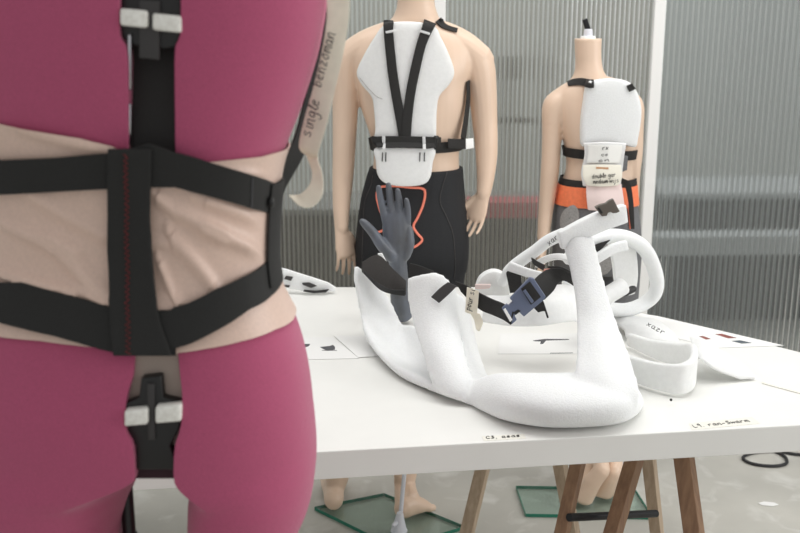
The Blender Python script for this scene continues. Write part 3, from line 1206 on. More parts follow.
# loose tail on the upright
paths('strap_tail', M_bracket, brace, .004, [
    [(448, 282, 2.05), (440, 288, 2.045), (431, 297, 2.04)],
    [(457, 286, 2.05), (449, 294, 2.045), (439, 303, 2.04)]], bevel=.001)
bs = paths('buckle_strap', M_black, brace, .004, [
    [(455, 281, 2.06), (466, 285, 2.06), (478, 292, 2.05), (492, 299, 2.03), (504, 304, 2.0), (514, 312, 1.985)],
    [(461, 292, 2.06), (469, 300, 2.06), (481, 310, 2.05), (493, 315, 2.03), (504, 320, 2.0), (511, 325, 1.985)]], bevel=.001)
paths('muslin_tag', M_muslin, brace, .0015, [
    [(467, 287, 2.045), (473, 289, 2.042), (479, 291, 2.04)],
    [(466, 300, 2.045), (472, 302, 2.042), (478, 304, 2.04)],
    [(465, 312, 2.05), (471, 314, 2.047), (477, 314, 2.045)]], bevel=.0004)
paths('muslin_tail', M_muslin, brace, .0015, [
    [(470, 313, 2.06), (476, 313, 2.06), (480, 314, 2.06)],
    [(474, 320, 2.06), (478, 321, 2.06), (483, 322, 2.06)],
    [(476, 329, 2.055), (478, 331, 2.055), (480, 331, 2.055)]], bevel=.0004)
line_writing('pour si', (470, 311, 2.042), (475, 290, 2.036), .012, .0008, 'handwriting', brace)
# blue side-release buckle
Yb = 1.985
bb = plate([(502, 309), (507, 304.5), (509, 306), (513, 302), (510, 299), (530, 278), (534, 279), (546, 297), (544, 300), (524, 317), (519, 312), (514.5, 316), (517, 320), (512, 324.5)], Yb, .012, 'side_release_buckle', M_blue, brace, .0018)
plate([(521, 289), (530, 281.5), (541, 297), (531, 305)], Yb - .002, .006, 'opening', M_black, bb, .0005)
plate([(523, 291.5), (525.5, 289.5), (534, 301.5), (531.5, 303.5)], Yb - .005, .006, 'bar', M_blue, bb, .0008)
plate([(503.5, 310), (505.5, 308.5), (512.5, 320), (510, 322)], Yb - .004, .006, 'white_edge', M_white, bb, .0006)
plate([(513, 313), (518, 309.5), (521, 311), (516, 315)], Yb - .001, .004, 'prong_gap', M_blackp, bb, .0006)
paths('far_strap', M_black, brace, .004, [
    [(531, 283, 2.0), (540, 274, 2.02), (549, 269, 2.04), (562, 269, 2.05), (577, 278, 2.06)],
    [(538, 290, 2.0), (548, 281, 2.02), (553, 277, 2.04), (563, 276, 2.05), (577, 285, 2.06)],
    [(544, 300, 2.0), (553, 291, 2.02), (558, 283, 2.04), (565, 281, 2.05), (577, 288, 2.06)]], bevel=.001)
paths('strap_tip', M_black, brace, .004, [
    [(531, 305, 1.995), (541, 300, 1.995), (543, 303, 1.995)],
    [(538, 312, 2.0), (545, 311, 2.0), (548, 318, 2.0)]], bevel=.001)

# ================================================================== foam harness behind
har = thing('foam_harness', 'white foam harness with a big ring standing behind the brace arm', 'foam harness', Zp(600, 320, TZ))
ringp = [(570, 258, 2.27), (590, 243, 2.28), (610, 236, 2.30), (630, 239, 2.33), (646, 251, 2.37), (656, 275, 2.41), (655, 293, 2.43), (643, 304, 2.43), (625, 310, 2.40), (604, 307, 2.36), (585, 296, 2.30), (570, 285, 2.26)]
pts = [P(*q) for q in cr(ringp, 6)]
MB().tube(pts, [(.024, .0175)] * len(pts), n=14, ref=(0, -1, .2)).build('ring', M_foam, har)
paths('ring_strap', M_foam2, har, .012, [
    [(606, 236, 2.33), (620, 236, 2.34), (634, 238, 2.35)],
    [(612, 262, 2.35), (624, 262, 2.36), (637, 262, 2.37)],
    [(614, 280, 2.36), (626, 280, 2.37), (637, 280, 2.38)],
    [(618, 294, 2.37), (627, 295, 2.38), (634, 293, 2.39)]])
MB().tube([P(596, 304, 2.24), P(610, 294, 2.26), P(623, 286, 2.28)], [(.021, .021)] * 3, n=14, round_ends=False).build('peg', M_foam2, har)
MB().tube([P(624.5, 293, 2.30), P(633, 289, 2.31)], .009, n=10).build('peg_cap', M_blackp, har)
arc = [(502, 283, 2.2), (510, 270, 2.19), (522, 260, 2.18), (535, 251, 2.17), (548, 241, 2.16), (563, 234, 2.15)]
pts = [P(*q) for q in cr(arc, 5)]
MB().tube(pts, [(.008, .012)] * 4 + [(.016, .014)] * (len(pts) - 4), n=12, ref=(0, -1, 0)).build('arc', M_foam, har)
paths('flap', M_foam, har, .008, [
    [(510, 261, 2.13), (528, 268, 2.12), (547, 273, 2.1)],
    [(505, 270, 2.13), (523, 276, 2.12), (541, 282, 2.1)]])
paths('lower_arc', M_foam2, har, .018, [
    [(533, 262, 2.19), (548, 255, 2.185), (562, 254, 2.18), (576, 259, 2.19)],
    [(537, 268, 2.185), (550, 261, 2.18), (563, 260, 2.175), (577, 266, 2.185)]], bevel=.006)
paths('black_lining', M_black, har, .004, [
    [(506, 273, 2.15), (512, 267, 2.15), (521, 273, 2.15)],
    [(508, 283, 2.15), (515, 281, 2.15), (522, 284, 2.15)],
    [(510, 293, 2.15), (517, 292, 2.15), (526, 288, 2.15)]], bevel=.001)
paths('black_lining', M_black, har, .004, [
    [(531, 257, 2.16), (537, 261, 2.16), (545, 265, 2.16)],
    [(533, 264, 2.155), (539, 268, 2.155), (544, 271, 2.155)]], bevel=.001)
paths('black_lining', M_black, har, .004, [
    [(548, 266, 2.16), (562, 267, 2.16), (577, 275, 2.16)],
    [(548, 272, 2.16), (562, 273, 2.16), (577, 283, 2.16)]], bevel=.001)
paths('salmon_lining', mat('salmon_fabric', (222, 160, 146), .8), har, .004, [
    [(544, 269, 2.14), (552, 269, 2.14), (560, 273, 2.14)],
    [(543, 273, 2.14), (551, 275, 2.14), (562, 278, 2.14)]], bevel=.001)
paths('black_tab', M_black, har, .004, [
    [(585, 250, 2.255), (597, 244, 2.255), (610, 240, 2.26)],
    [(588, 257, 2.255), (600, 250, 2.255), (606, 243, 2.26)]], bevel=.001)
paths('back_bar', M_foam, har, .014, [
    [(585, 262, 2.25), (598, 252, 2.25), (612, 244, 2.26), (626, 240, 2.27)],
    [(588, 271, 2.25), (600, 262, 2.25), (614, 254, 2.26), (628, 250, 2.27)]])
pad([(476, 281), (481, 273), (492, 268), (503, 271), (509, 280), (508, 294), (496, 301), (480, 300), (475, 291)], 2.24, .03, 'side_pad', M_foam2, har)
paths('pink_edge', M_pink, har, .006, [
    [(475, 284, 2.2), (483, 284, 2.2), (491, 284, 2.2)], [(475, 289, 2.2), (483, 289, 2.2), (490, 288, 2.2)]], bevel=.002)
paths('skirt', M_foam2, har, .01, [
    [(486, 296, 2.18), (510, 296, 2.16), (535, 291, 2.15), (560, 285, 2.16), (583, 290, 2.2)],
    [(484, 306, 2.16), (510, 308, 2.13), (540, 305, 2.1), (565, 302, 2.12), (588, 306, 2.18)],
    [(482, 322, 2.15), (510, 326, 2.11), (540, 326, 2.08), (568, 322, 2.1), (590, 322, 2.16)]])
line_writing('xar', (549, 246, 2.128), (559, 238, 2.118), .013, .0007, 'handwriting', har)

# ================================================================== loose foam at right
lp = thing('foam_loop', 'white foam band folded into a loop beside the front roll', 'foam loop', Zp(665, 385, TZ))
q = cr([(616, 376, .05), (640, 387, .055), (662, 394, .06), (680, 397, .066), (691, 391, .07), (690, 379, .072), (676, 370, .056), (650, 359, .04), (628, 348, .03)], 6)
rows = [[], [], [], []]
for x, y, h in q:
    b_ = Zp(x, y, TZ)
    for k in range(4):
        rows[k].append(b_ + Vector((0, 0, .007 + h * k / 3)))
MB().grid(rows).build('band', M_foam2, lp, solid=.015, bevel=.005)
MB().tube([Zp(671, 399.8, TZ + .012), Zp(671, 399.8, TZ + .0125)], .003, n=8).build('black_dot', M_blackp, lp)
fp = thing('foam_flap', 'thin white foam flap arching over the table toward its right edge', 'foam flap', Zp(690, 350, TZ))
g = [[Zp(690, 338, TZ + .02), Zp(705, 343, TZ + .045), Zp(735, 360, TZ + .028), Zp(756, 378.5, TZ + .005)],
     [Zp(693, 347, TZ + .05), Zp(706, 353, TZ + .058), Zp(724, 366, TZ + .033), Zp(748, 378.8, TZ + .005)],
     [Zp(697, 358, TZ + .046), Zp(705, 362, TZ + .05), Zp(716, 370, TZ + .03), Zp(740, 379.4, TZ + .005)]]
sheet(g, 'flap', M_foam2, fp, .008)
fs = thing('plastic_strip', 'thin cream plastic strip lying at the far right of the table', 'strip', Zp(780, 388, TZ))
g = [[Zp(x, y - .8, TZ + .0012) for x, y in ((762, 382.5), (775, 386), (790, 390), (812, 396))],
     [Zp(x, y + .8, TZ + .0012) for x, y in ((762, 382.5), (775, 386), (790, 390), (812, 396))]]
sheet(g, 'strip', MATS['cream_tape'], fs, .0015, bevel=.0003)
fl_ = thing('foam_offcut', 'low white foam sheet with pen scribble lying beneath the ring', 'foam sheet', Zp(640, 335, TZ))
sheet([[Zp(600, 318, TZ + .02), Zp(625, 317, TZ + .03), Zp(655, 320, TZ + .02)],
       [Zp(622, 328, TZ + .02), Zp(645, 329, TZ + .03), Zp(672, 333, TZ + .015)],
       [Zp(626, 338, TZ + .008), Zp(650, 341, TZ + .012), Zp(682, 346, TZ + .008)]], 'sheet', M_foam2, fl_, .012)
line_writing('xazr', (646, 325, Zp(646, 325, TZ + .045).y), (664, 335, Zp(664, 335, TZ + .045).y), .012, .0008, 'handwriting', fl_)

# flat slotted foam piece by the back edge
sp = thing('slotted_foam_piece', 'flat slotted white foam piece with black straps at the back left of the table', 'foam piece', Zp(305, 292, TZ))
Ys = 2.70
bk_ = [(279, 268), (286, 269.5), (300, 274), (316, 279), (328, 283), (336, 288), (335, 292), (322, 292.5), (304, 291.5), (285, 288), (270, 286)]
plate(bk_, 2.715, .012, 'frame', M_foam, sp, .003)
for q in ([(286, 276), (293, 277), (291, 281), (284, 279)], [(302, 283), (309, 282.5), (317, 286), (311, 288), (303, 285)], [(283, 285), (290, 285.5), (289, 287.5), (283, 287)]):
    plate(q, 2.712, .006, 'slot', M_bracket, sp, .0005)
plate([(304, 290), (315, 291), (329, 289.5), (326, 292.6), (313, 293.3), (303, 291.6)], 2.705, .006, 'black_strap', M_blackp, sp, .001)
plate([(321, 281), (330, 284), (333, 286), (329, 286), (322, 283.5)], 2.73, .006, 'black_strap', M_blackp, sp, .001)

# ================================================================== grey hand
gh = thing('hand_form', 'grey rubber hand pointing upwards, standing inside the left of the foam brace', 'hand model', Zp(404, 322, TZ))
Yh = 2.44
mb = MB()


def T(pts, rad, n=14):
    global mb
    mb.tube([P(*p) for p in cr(pts, 3)], [tuple(v) for v in cr([(r_, r_) if not isinstance(r_, tuple) else r_ for r_ in rad], 3)], n=n, ref=(1, 0, 0))


def Tf(pts, rad):
    c = [P(*p) for p in cr(pts, 4)]
    rr = [float(v[0]) for v in cr([(r_,) for r_ in rad], 4)]
    mb.tube(c, rr, n=12)


T([(403, 313, Yh), (402, 308, Yh), (400.5, 296, Yh), (399, 276, Yh), (398, 263, Yh)], [(.0285, .024), (.028, .024), (.0265, .022), (.0235, .02), (.0225, .018)])
T([(398, 266, Yh), (397, 252, Yh - .002), (396.5, 238, Yh - .003), (396, 224, Yh - .002), (396, 214, Yh)], [(.0215, .018), (.028, .02), (.0345, .019), (.0345, .016), (.032, .0125)])
Tf([(386, 222, Yh), (382.5, 208, Yh - .003), (380, 196, Yh - .008), (378.6, 187.5, Yh - .016)], [.0105, .0092, .0086, .0072])
Tf([(393, 220, Yh), (391, 206, Yh - .002), (389.5, 194, Yh - .006), (388.4, 185, Yh - .013)], [.0105, .0094, .0088, .0074])
Tf([(400, 221, Yh), (399.5, 208, Yh - .003), (398.8, 198, Yh - .009), (397.6, 190.5, Yh - .018)], [.0102, .0092, .0084, .007])
Tf([(407, 226, Yh), (408, 216, Yh - .004), (407.6, 207, Yh - .01), (406.4, 200, Yh - .018)], [.0098, .0084, .0076, .0064])
Tf([(392, 256, Yh - .012), (382, 245, Yh - .02), (374, 234, Yh - .024), (366.5, 225.5, Yh - .024), (362.5, 221.5, Yh - .022)], [.018, .0155, .0125, .011, .0088])
Tf([(405, 256, Yh - .006), (408.5, 244, Yh - .006), (408.5, 230, Yh - .003)], [.014, .0155, .0125])
hand_o = mb.build('hand_form_body', M_glove, gh, remesh=.0026, smooth_it=5)
hand_o.name = 'hand'

# ================================================================== floor items
cb = MB()
pts = [Zp(x, y, .006) for x, y in [(830, 452), (800, 454.5), (775, 451), (752, 453), (743, 458), (752, 463.5), (772, 466), (786, 463.5), (784, 456), (768, 449), (745, 447), (720, 450)]]
cb.tube([Vector(v) for v in cr([tuple(p) for p in pts], 6)], .0055, n=8)
tag(cb.build('floor_cable', M_rubber), 'black cable lying in a loop on the concrete floor at right', 'cable')
sc_ = MB().prism([Zp(*q, .001) for q in [(758, 503.5), (764, 502), (774, 503), (778.5, 505), (773, 506.5), (762, 505.5)]], (0, 0, .002))
tag(sc_.build('paper_scrap', M_paper, smooth=False), 'torn white paper scrap on the concrete floor at right', 'paper')
# ================================================================== mannequins


class Body(MB):
    def torso(self, rows, Yc, n=40, ex=2.25, grow=0., bow=None):
        """rows: (py, x left, x right, half depth[, y shift])"""
        rings = []
        for q in cr([r_[:4] for r_ in rows], 4):
            y, xl, xr, ry = q[:4]
            sh = q[4] if len(q) > 4 else 0
            a, b_ = P(xl, y, Yc), P(xr, y, Yc)
            c = (a + b_) / 2
            rx = (b_.x - a.x) / 2 + grow
            ring = []
            for k in range(n):
                t = 2 * math.pi * k / n
                s, co = math.sin(t), math.cos(t)
                ring.append(c + Vector((rx * math.copysign(abs(co) ** (2 / ex), co), sh + (ry + grow) * math.copysign(abs(s) ** (2 / ex), s), 0)))
            rings.append(ring)
        return self.loft(rings)

    def limb(self, pts, grow=0., n=18, ref=(1, 0, 0)):
        """pts: (px, py, Y, ra[, rb])"""
        q = cr([(*P(a[0], a[1], a[2]), a[3], a[4] if len(a) > 4 else a[3]) for a in pts], 4)
        return self.tube([Vector(v[:3]) for v in q], [(v[3] + grow, v[4] + grow) for v in q], n=n, ref=ref)

    def finger(self, pts, rad):
        q = cr([(*p, r_) for p, r_ in zip(pts, rad)], 3)
        return self.tube([Vector(v[:3]) for v in q], [float(v[3]) for v in q], n=10)


def hand(mb, W, down, wide, s=1., curl=.5, thumb=1):
    """W wrist, down = towards the fingertips, wide = little finger -> index side; palm faces down x wide"""
    dn = Vector(down).normalized()
    wd = (Vector(wide) - dn * Vector(wide).dot(dn)).normalized()
    nr = wd.cross(dn).normalized()  # palm side
    mb.tube([W - dn * .03 * s, W + dn * .02 * s, W + dn * .06 * s, W + dn * .088 * s], [(.022 * s, .017 * s), (.03 * s, .016 * s), (.038 * s, .0145 * s), (.036 * s, .012 * s)], n=16, ref=wd)
    for k, (u, L, r_) in enumerate(((-.031, .062, .0068), (-.0105, .076, .0076), (.0105, .082, .0078), (.0315, .074, .0076))):
        b_ = W + dn * (.082 - abs(u) * .15) * s + wd * u * s
        seg = L * s / 3
        pts = [b_ - dn * .02 * s, b_]
        d = dn + wd * u * 3.2
        p = b_
        a = curl * (1.15 - .12 * k)
        for j in range(3):
            ang = a * (.25 + .32 * j)
            dd = (d * math.cos(ang) + nr * math.sin(ang)).normalized()
            p = p + dd * seg * (1.12, 1, .82)[j]
            pts.append(p)
        mb.finger(pts, [r_ * s, r_ * s, r_ * s * .98, r_ * s * .9, r_ * s * .78])
    b_ = W + dn * .025 * s + wd * .024 * s * thumb
    mb.finger([b_, b_ + (dn * .025 + wd * .018 * thumb + nr * .008) * s, b_ + (dn * .052 + wd * .026 * thumb + nr * .018) * s, b_ + (dn * .075 + wd * .026 * thumb + nr * .026) * s],
              [.015 * s, .0125 * s, .0105 * s, .0085 * s])


# ---------------------------------------------------------------- broad mannequin
YM = 2.96
man = thing('mannequin', 'broad-shouldered bare mannequin in black shorts seen from behind, left of the two', 'mannequin', (P(370, 515, 2.9).x, 2.92, 0))
man['group'] = 'mannequins behind the table'
TORSO_M = [(-80, 396, 436, .05), (-50, 393, 439, .068), (-28, 398, 435, .062), (0, 397.5, 434.5, .058, .0), (12, 395, 437, .06), (21, 389, 442, .064, .0), (29, 374, 456, .068), (38, 356, 470, .078), (52, 349, 476, .092),
           (68, 351, 474, .104), (85, 356, 468, .112), (108, 361, 466, .112), (135, 370, 461.5, .104), (155, 374, 459, .1), (175, 371, 460, .103),
           (200, 363, 463, .112), (225, 360, 465, .117), (250, 358, 466, .115), (270, 359, 464, .1)]
ARM_ML = [(352, 54, YM, .043, .05), (346, 66, YM, .046, .05), (345.5, 90, YM, .040, .047), (345, 120, YM, .037, .043), (344, 150, YM - .005, .034, .04), (343, 175, YM - .01, .032, .036), (341.5, 205, YM - .02, .0265, .03), (341.5, 228, YM - .03, .021, .024)]
ARM_MR = [(473, 54, YM, .043, .05), (479, 66, YM, .046, .05), (482.5, 90, YM, .042, .047), (484.5, 118, YM, .038, .043), (486, 140, YM - .005, .035, .04), (486.5, 158, YM - .01, .032, .036), (485.5, 178, YM - .02, .0265, .03), (483.5, 194, YM - .03, .0215, .024)]
LEG_ML = [(385, 250, YM, .08, .09), (378, 300, YM - .01, .072, .08), (369, 350, YM - .02, .06, .066), (360, 390, YM - .03, .05, .056), (350, 430, YM - .05, .05, .056), (342, 462, YM - .07, .037, .042), (335, 490, YM - .09, .029, .036)]
LEG_MR = [(440, 250, YM, .08, .09), (436, 300, YM - .01, .072, .08), (427, 350, YM - .02, .06, .066), (420, 390, YM - .03, .05, .056), (413, 430, YM - .05, .05, .056), (408, 462, YM - .07, .037, .042), (404, 490, YM - .09, .029, .036)]


def foot(mb, heel, toe, ank, z0=.014, s=1.):
    h, t, a = Vector(heel), Vector(toe), Vector(ank)
    d = (t - h).normalized()
    wd = Vector((d.y, -d.x, 0)).normalized()
    mb.tube([a + Vector((0, 0, .05)), a, h + d * .012 + Vector((0, 0, .03 - h.z + z0 + .006))], [(.03 * s, .034 * s), (.029 * s, .035 * s), (.031 * s, .033 * s)], n=16, ref=wd)
    L = (t - h).length

    def at(u, z):
        return Vector((h.x + d.x * L * u, h.y + d.y * L * u, z))
    mb.tube([at(.05, z0 + .034), at(.3, z0 + .036), at(.55, z0 + .028), at(.78, z0 + .02), at(.92, z0 + .014)],
            [(.03 * s, .034), (.032 * s, .036), (.038 * s, .028), (.042 * s, .0195), (.036 * s, .0135)], n=18, ref=wd)
    mb.tube([a + d * .01 + Vector((0, 0, .01)), at(.35, z0 + .05), at(.6, z0 + .03)], [(.03 * s, .03), (.03 * s, .03), (.03 * s, .02)], n=14, ref=wd)
    for k in range(5):
        u = (.030, .016, .003, -.010, -.022)[k] * s
        e = (1.0, .99, .965, .935, .9)[k]
        r_ = (.0115, .0088, .0085, .008, .0075)[k]
        p = at(.84 + .0 * k, z0 + .015)
        sgn = 1
        mb.finger([at(.8, z0 + .014) + wd * u, at(e - .06, z0 + .013) + wd * u * 1.05, at(e - .03, z0 + .0105) + wd * u * 1.05], [r_, r_, r_ * .9])


bd = Body()
bd.torso(TORSO_M, YM)
# trapezius and shoulder girdle
bd.limb([(345, 60, YM, .043, .048), (366, 46, YM - .005, .045, .05), (392, 38, YM - .005, .05, .055), (416, 35, YM - .005, .052, .055), (440, 38, YM - .005, .05, .055), (462, 46, YM - .005, .045, .05), (480, 60, YM, .043, .048)], ref=(0, 0, 1))
bd.limb(ARM_ML)
bd.limb(ARM_MR)
bd.limb(LEG_ML)
bd.limb(LEG_MR)
hL, hR = Zp(334, 512, .014), Zp(402, 519, .014)
foot(bd, hL, hL + Vector((-.02, .235, 0)), P(335, 488, YM - .09))
foot(bd, hR, hR + Vector((.078, .075, 0)), P(404, 488, YM - .09))
wl, wr = P(341.5, 229, YM - .03), P(483, 194, YM - .03)
hand(bd, wl, (.16, -.05, -1), (.75, .65, 0), .9, curl=.5)
hand(bd, wr, (-.3, -.05, -1), (-.8, .6, 0), .86, curl=.6)
# hand's palm faces the thigh
m_body = bd.build('body', M_skin, man, remesh=.0036, smooth_it=4)
M_seam = mat('joint_line', (150, 118, 94), .6)
# glass base and rod
zt = .012


def base(corners, parent):
    q = [Zp(x, y, zt) for x, y in corners]
    mb = MB().prism([v for v in q], (0, 0, -.0105))
    g = mb.build('glass_base', M_glass, parent, smooth=False, bevel=.001)
    e = MB()
    n_ = len(q)
    for i in range(n_):
        a, b_ = q[i], q[(i + 1) % n_]
        t = (b_ - a).normalized()
        o_ = Vector((t.y, -t.x, 0))
        c = sum(q, Vector()) / n_
        if o_.dot(a - c) < 0:
            o_ = -o_
        e.add([a + o_ * .0006, b_ + o_ * .0006, b_ + o_ * .0006 + Vector((0, 0, -.0105)), a + o_ * .0006 + Vector((0, 0, -.0105)),
               a + o_ * .0026, b_ + o_ * .0026, b_ + o_ * .0026 + Vector((0, 0, -.0105)), a + o_ * .0026 + Vector((0, 0, -.0105))],
              [(0, 1, 2, 3), (7, 6, 5, 4), (0, 4, 5, 1), (1, 5, 6, 2), (2, 6, 7, 3), (3, 7, 4, 0)])
    e.build('polished_edge', M_gedge, g, smooth=False)


base([(315, 507), (384, 493.5), (464, 526), (396, 547)], man)
bt = Zp(399, 531, zt)
rb = MB().tube([bt + Vector((0, 0, .03)), P(400.5, 516, 2.735), P(404.5, 472, 2.765), P(408, 440, 2.79), P(411, 420, 2.87)], .0065, n=10).build('support_rod', M_rod, man)
MB().tube([bt + Vector((0, 0, .001)), bt + Vector((0, 0, .012)), bt + Vector((.002, 0, .04)), bt + Vector((.003, 0, .06))], [.026, .022, .014, .0095], n=14, round_ends=False).build('socket', M_rod, rb)
MB().tube([bt + Vector((-.008, -.014, .034)), bt + Vector((-.016, -.03, .036))], .006, n=8).build('wing_screw', M_rod, rb)

# black shorts with coral piping
sh = thing('shorts', 'tight black shorts with coral piping worn by the broad mannequin', 'shorts', P(412, 220, YM))
s_ = Body()
s_.torso([(167, 371.5, 461, .1035), (182, 367, 462, .108), (200, 362.5, 463.5, .112), (225, 359, 466, .118), (250, 357, 467, .116), (270, 358, 465, .102)], YM, grow=.006)
LS = [LEG_ML[0], LEG_ML[1], (372, 330, YM - .015, .066, .072)]
RS = [LEG_MR[0], LEG_MR[1], (431, 330, YM - .015, .066, .072)]
s_.limb(LS, grow=.006)
s_.limb(RS, grow=.006)
m_sh = s_.build('fabric', M_shorts, sh, remesh=.005, smooth_it=4)
bsh = bvh_of(m_sh)


def on_tube(bv, px, rad, name, m, parent, off=.001, Yf=None, n=6):
    q = cr(px, n)
    pts = [hit(bv, float(x), float(y), off, Yf) for x, y in q]
    pts = [p for p in pts if p is not None]
    return MB().tube(pts, rad, n=8).build(name, m, parent)


on_tube(bsh, [(377, 232.5), (383, 230), (384, 222), (380, 210), (377, 198), (377.5, 191), (381, 187), (395, 186), (410, 187.5), (422, 188.5), (425, 193), (423, 205), (418, 217), (413.5, 226), (417, 233), (422, 239), (420, 243), (414, 247), (404, 249)], .0036, 'piping', M_coral, sh, Yf=YM - .12)
on_tube(bsh, [(373, 176), (371, 186), (366, 198), (364, 212), (363, 240), (362, 270)], .0014, 'side_seam', M_bracket, sh, Yf=YM - .1)
on_tube(bsh, [(447, 172), (442, 188), (440, 202), (447, 218), (453, 235), (455, 262), (454, 278)], .0014, 'side_seam', M_bracket, sh, Yf=YM - .1)

# white back protector
bp = thing('back_protector', 'white hard foam back protector with black straps on the broad mannequin', 'back protector', P(404, 100, YM - .12))
bp['group'] = 'white back pieces worn by the mannequins'
plate_o = pad([(386, 24), (410, 21.5), (433, 25.5), (441, 38), (449, 55), (454, 72), (449, 84), (439, 96), (436.5, 112), (436, 134), (434.5, 146), (404, 147), (375.5, 146), (375.5, 128), (374, 108), (371.5, 96), (361, 83), (357, 72), (363, 57), (374, 38)],
              YM - .108, .026, 'plate', M_foam2, bp, curve=1.3, smooth_n=5)
low_o = pad([(376, 147), (404, 145), (433.5, 147), (432.5, 162), (430, 176), (423, 183), (404, 185), (386, 182), (378, 174), (376, 160)], YM - .112, .034, 'lumbar_pad', M_foam2, bp, curve=.9, smooth_n=5)
b_all = bvh_of(plate_o, low_o, m_body)
strap(b_all, [(389, 21), (388.5, 30), (390, 48), (393, 75), (397, 100), (401, 122), (405, 145)], [10, 9.5, 9.5, 9.5, 9.5, 9.5, 10], 'shoulder_strap', M_black, bp, off=.004)
strap(b_all, [(430, 22), (427, 29), (421, 45), (415, 70), (410, 96), (407, 122), (405.5, 145)], [13, 11, 9.5, 9.5, 9.5, 9.5, 10], 'shoulder_strap', M_black, bp, off=.0055)
strap(b_all, [(438, 20), (443, 26), (450, 29), (457, 31)], [8, 5, 4, 4], 'strap_end', M_black, bp, off=.005, fallY=YM - .05)
strap(b_all, [(386, 32.5), (396, 30.5)], [2.4, 2.4], 'strap_slot', M_foam2, bp, off=.0085, sharp=True)
strap(b_all, [(420, 31), (429.5, 34)], [2.4, 2.4], 'strap_slot', M_foam2, bp, off=.0085, sharp=True)


def ring_belt(rows, Yc, y, hw, grow, name, m, parent, skip=None, back=0., ex=2.25, thick=.003, tilt=0.):
    """a strap around the whole trunk at pixel row y"""
    rr = np.array([[v for v in q[:4]] for q in rows])
    g = []
    for dy in (-hw, 0, hw):
        row = []
        for k in range(73):
            t = 2 * math.pi * k / 72
            yy = y + dy + tilt * math.cos(t)
            xl, xr, ry = [np.interp(yy, rr[:, 0], rr[:, j]) for j in (1, 2, 3)]
            a, b_ = P(xl, yy, Yc), P(xr, yy, Yc)
            c = (a + b_) / 2
            rx = (b_.x - a.x) / 2 + grow
            s, co = math.sin(t), math.cos(t)
            row.append(c + Vector((rx * math.copysign(abs(co) ** (2 / ex), co), (ry + grow) * math.copysign(abs(s) ** (2 / ex), s), 0)))
        g.append(row)
    return MB().grid(g).build(name, m, parent, solid=thick, bevel=.0006)


ring_belt(TORSO_M, YM, 143.5, 5.2, .006, 'waist_belt', M_black, bp, tilt=0)
strap(b_all, [(372, 142.5), (385, 142), (404, 142), (425, 142.5), (440, 143)], [12, 12, 12, 12, 12], 'belt_back', M_black, bp, off=.0075)
strap(b_all, [(384, 136), (384.3, 149)], [3, 3], 'belt_slot', M_foam2, bp, off=.0115, sharp=True)
strap(b_all, [(423.5, 136.5), (424, 149.5)], [3, 3], 'belt_slot', M_foam2, bp, off=.0115, sharp=True)
strap(b_all, [(433.5, 137), (437, 137.2), (437.5, 149), (434, 149)][0:2], [3, 3], 'belt_slider', M_blackp, bp, off=.012, sharp=True)
MB().bar(P(435.5, 136.5, YM - .128), P(435.5, 149.5, YM - .128), .011, .006).build('belt_slider', M_blackp, bp, bevel=.001)
ribbon([(448, 138.5, YM - .105, 448, 148.5, YM - .105), (458, 139, YM - .085, 458, 148.8, YM - .085), (467, 139, YM - .06, 467, 149, YM - .06)], M_black, 'belt_end', bp, .003)
ribbon([(465.5, 138.8, YM - .064, 465.5, 149.2, YM - .064), (473, 138.2, YM - .05, 473.5, 148, YM - .05)], M_white, 'belt_tip', bp, .004)
ribbon([(461, 137, YM - .09, 465.5, 140, YM - .06), (464, 118, YM - .07, 468, 120, YM - .05), (466.5, 98, YM - .06, 470, 98, YM - .04), (467, 82, YM - .055, 469.5, 80, YM - .03)], M_black, 'side_strap', bp, .003)
for x0 in (382.5, 386, 420, 424.5):
    strap(b_all, [(x0, 152.5), (x0 - .3, 161.5)], [1.1, 1.1], 'vent_slot', M_bracket, bp, off=.0012, sharp=True, thick=.001)
on_tube(b_all, [(360, 78), (367, 87), (376, 96), (382, 99)], .0007, 'pencil_line', M_pad_lg, bp, off=.0005)

# ---------------------------------------------------------------- slim mannequin
YF = 3.02
wom = thing('mannequin', 'slim bare mannequin in grey leggings seen from behind with capped neck, right of the two', 'mannequin', (P(595, 500, 2.95).x, 2.96, 0))
wom['group'] = 'mannequins behind the table'
TORSO_F = [(38.5, 574.5, 601.5, .042), (50, 575, 601, .042), (62, 575.5, 601.5, .042), (72, 574.5, 604, .046), (80, 570, 611, .052), (88, 560, 627, .06), (97, 555, 635, .068), (110, 556, 637, .078), (128, 560, 637.5, .085), (150, 565, 635, .08),
           (168, 566, 632, .076), (185, 561.5, 633, .085), (205, 557, 635, .098), (228, 554.5, 638, .106), (250, 555, 638, .1), (270, 556, 636, .088)]
ARM_FL = [(559, 100, YF, .034, .04), (554, 108, YF - .002, .036, .042), (552, 130, YF - .005, .030, .036), (551, 155, YF - .01, .0285, .034), (549.5, 175, YF - .015, .0275, .032), (546.5, 205, YF - .025, .0235, .027), (543, 238, YF - .045, .0185, .022)]
ARM_FR = [(627, 100, YF, .034, .04), (632, 108, YF, .036, .042), (633.5, 130, YF, .030, .036), (633, 155, YF, .0285, .034), (631, 175, YF, .0275, .032), (631, 205, YF + .03, .0235, .027), (629, 232, YF + .06, .0185, .022)]
LEG_FL = [(576, 250, YF, .068, .08), (580, 300, YF - .01, .06, .068), (584, 345, YF - .02, .05, .056), (590, 385, YF - .04, .042, .047), (595, 420, YF - .06, .044, .05), (599, 448, YF - .075, .032, .036)]
LEG_FR = [(618, 250, YF, .068, .08), (617, 300, YF, .06, .068), (616, 345, YF, .05, .056), (616, 385, YF - .02, .042, .047), (617, 420, YF - .03, .044, .05), (617, 446, YF - .04, .032, .036)]
bd = Body()
bd.torso(TORSO_F, YF)
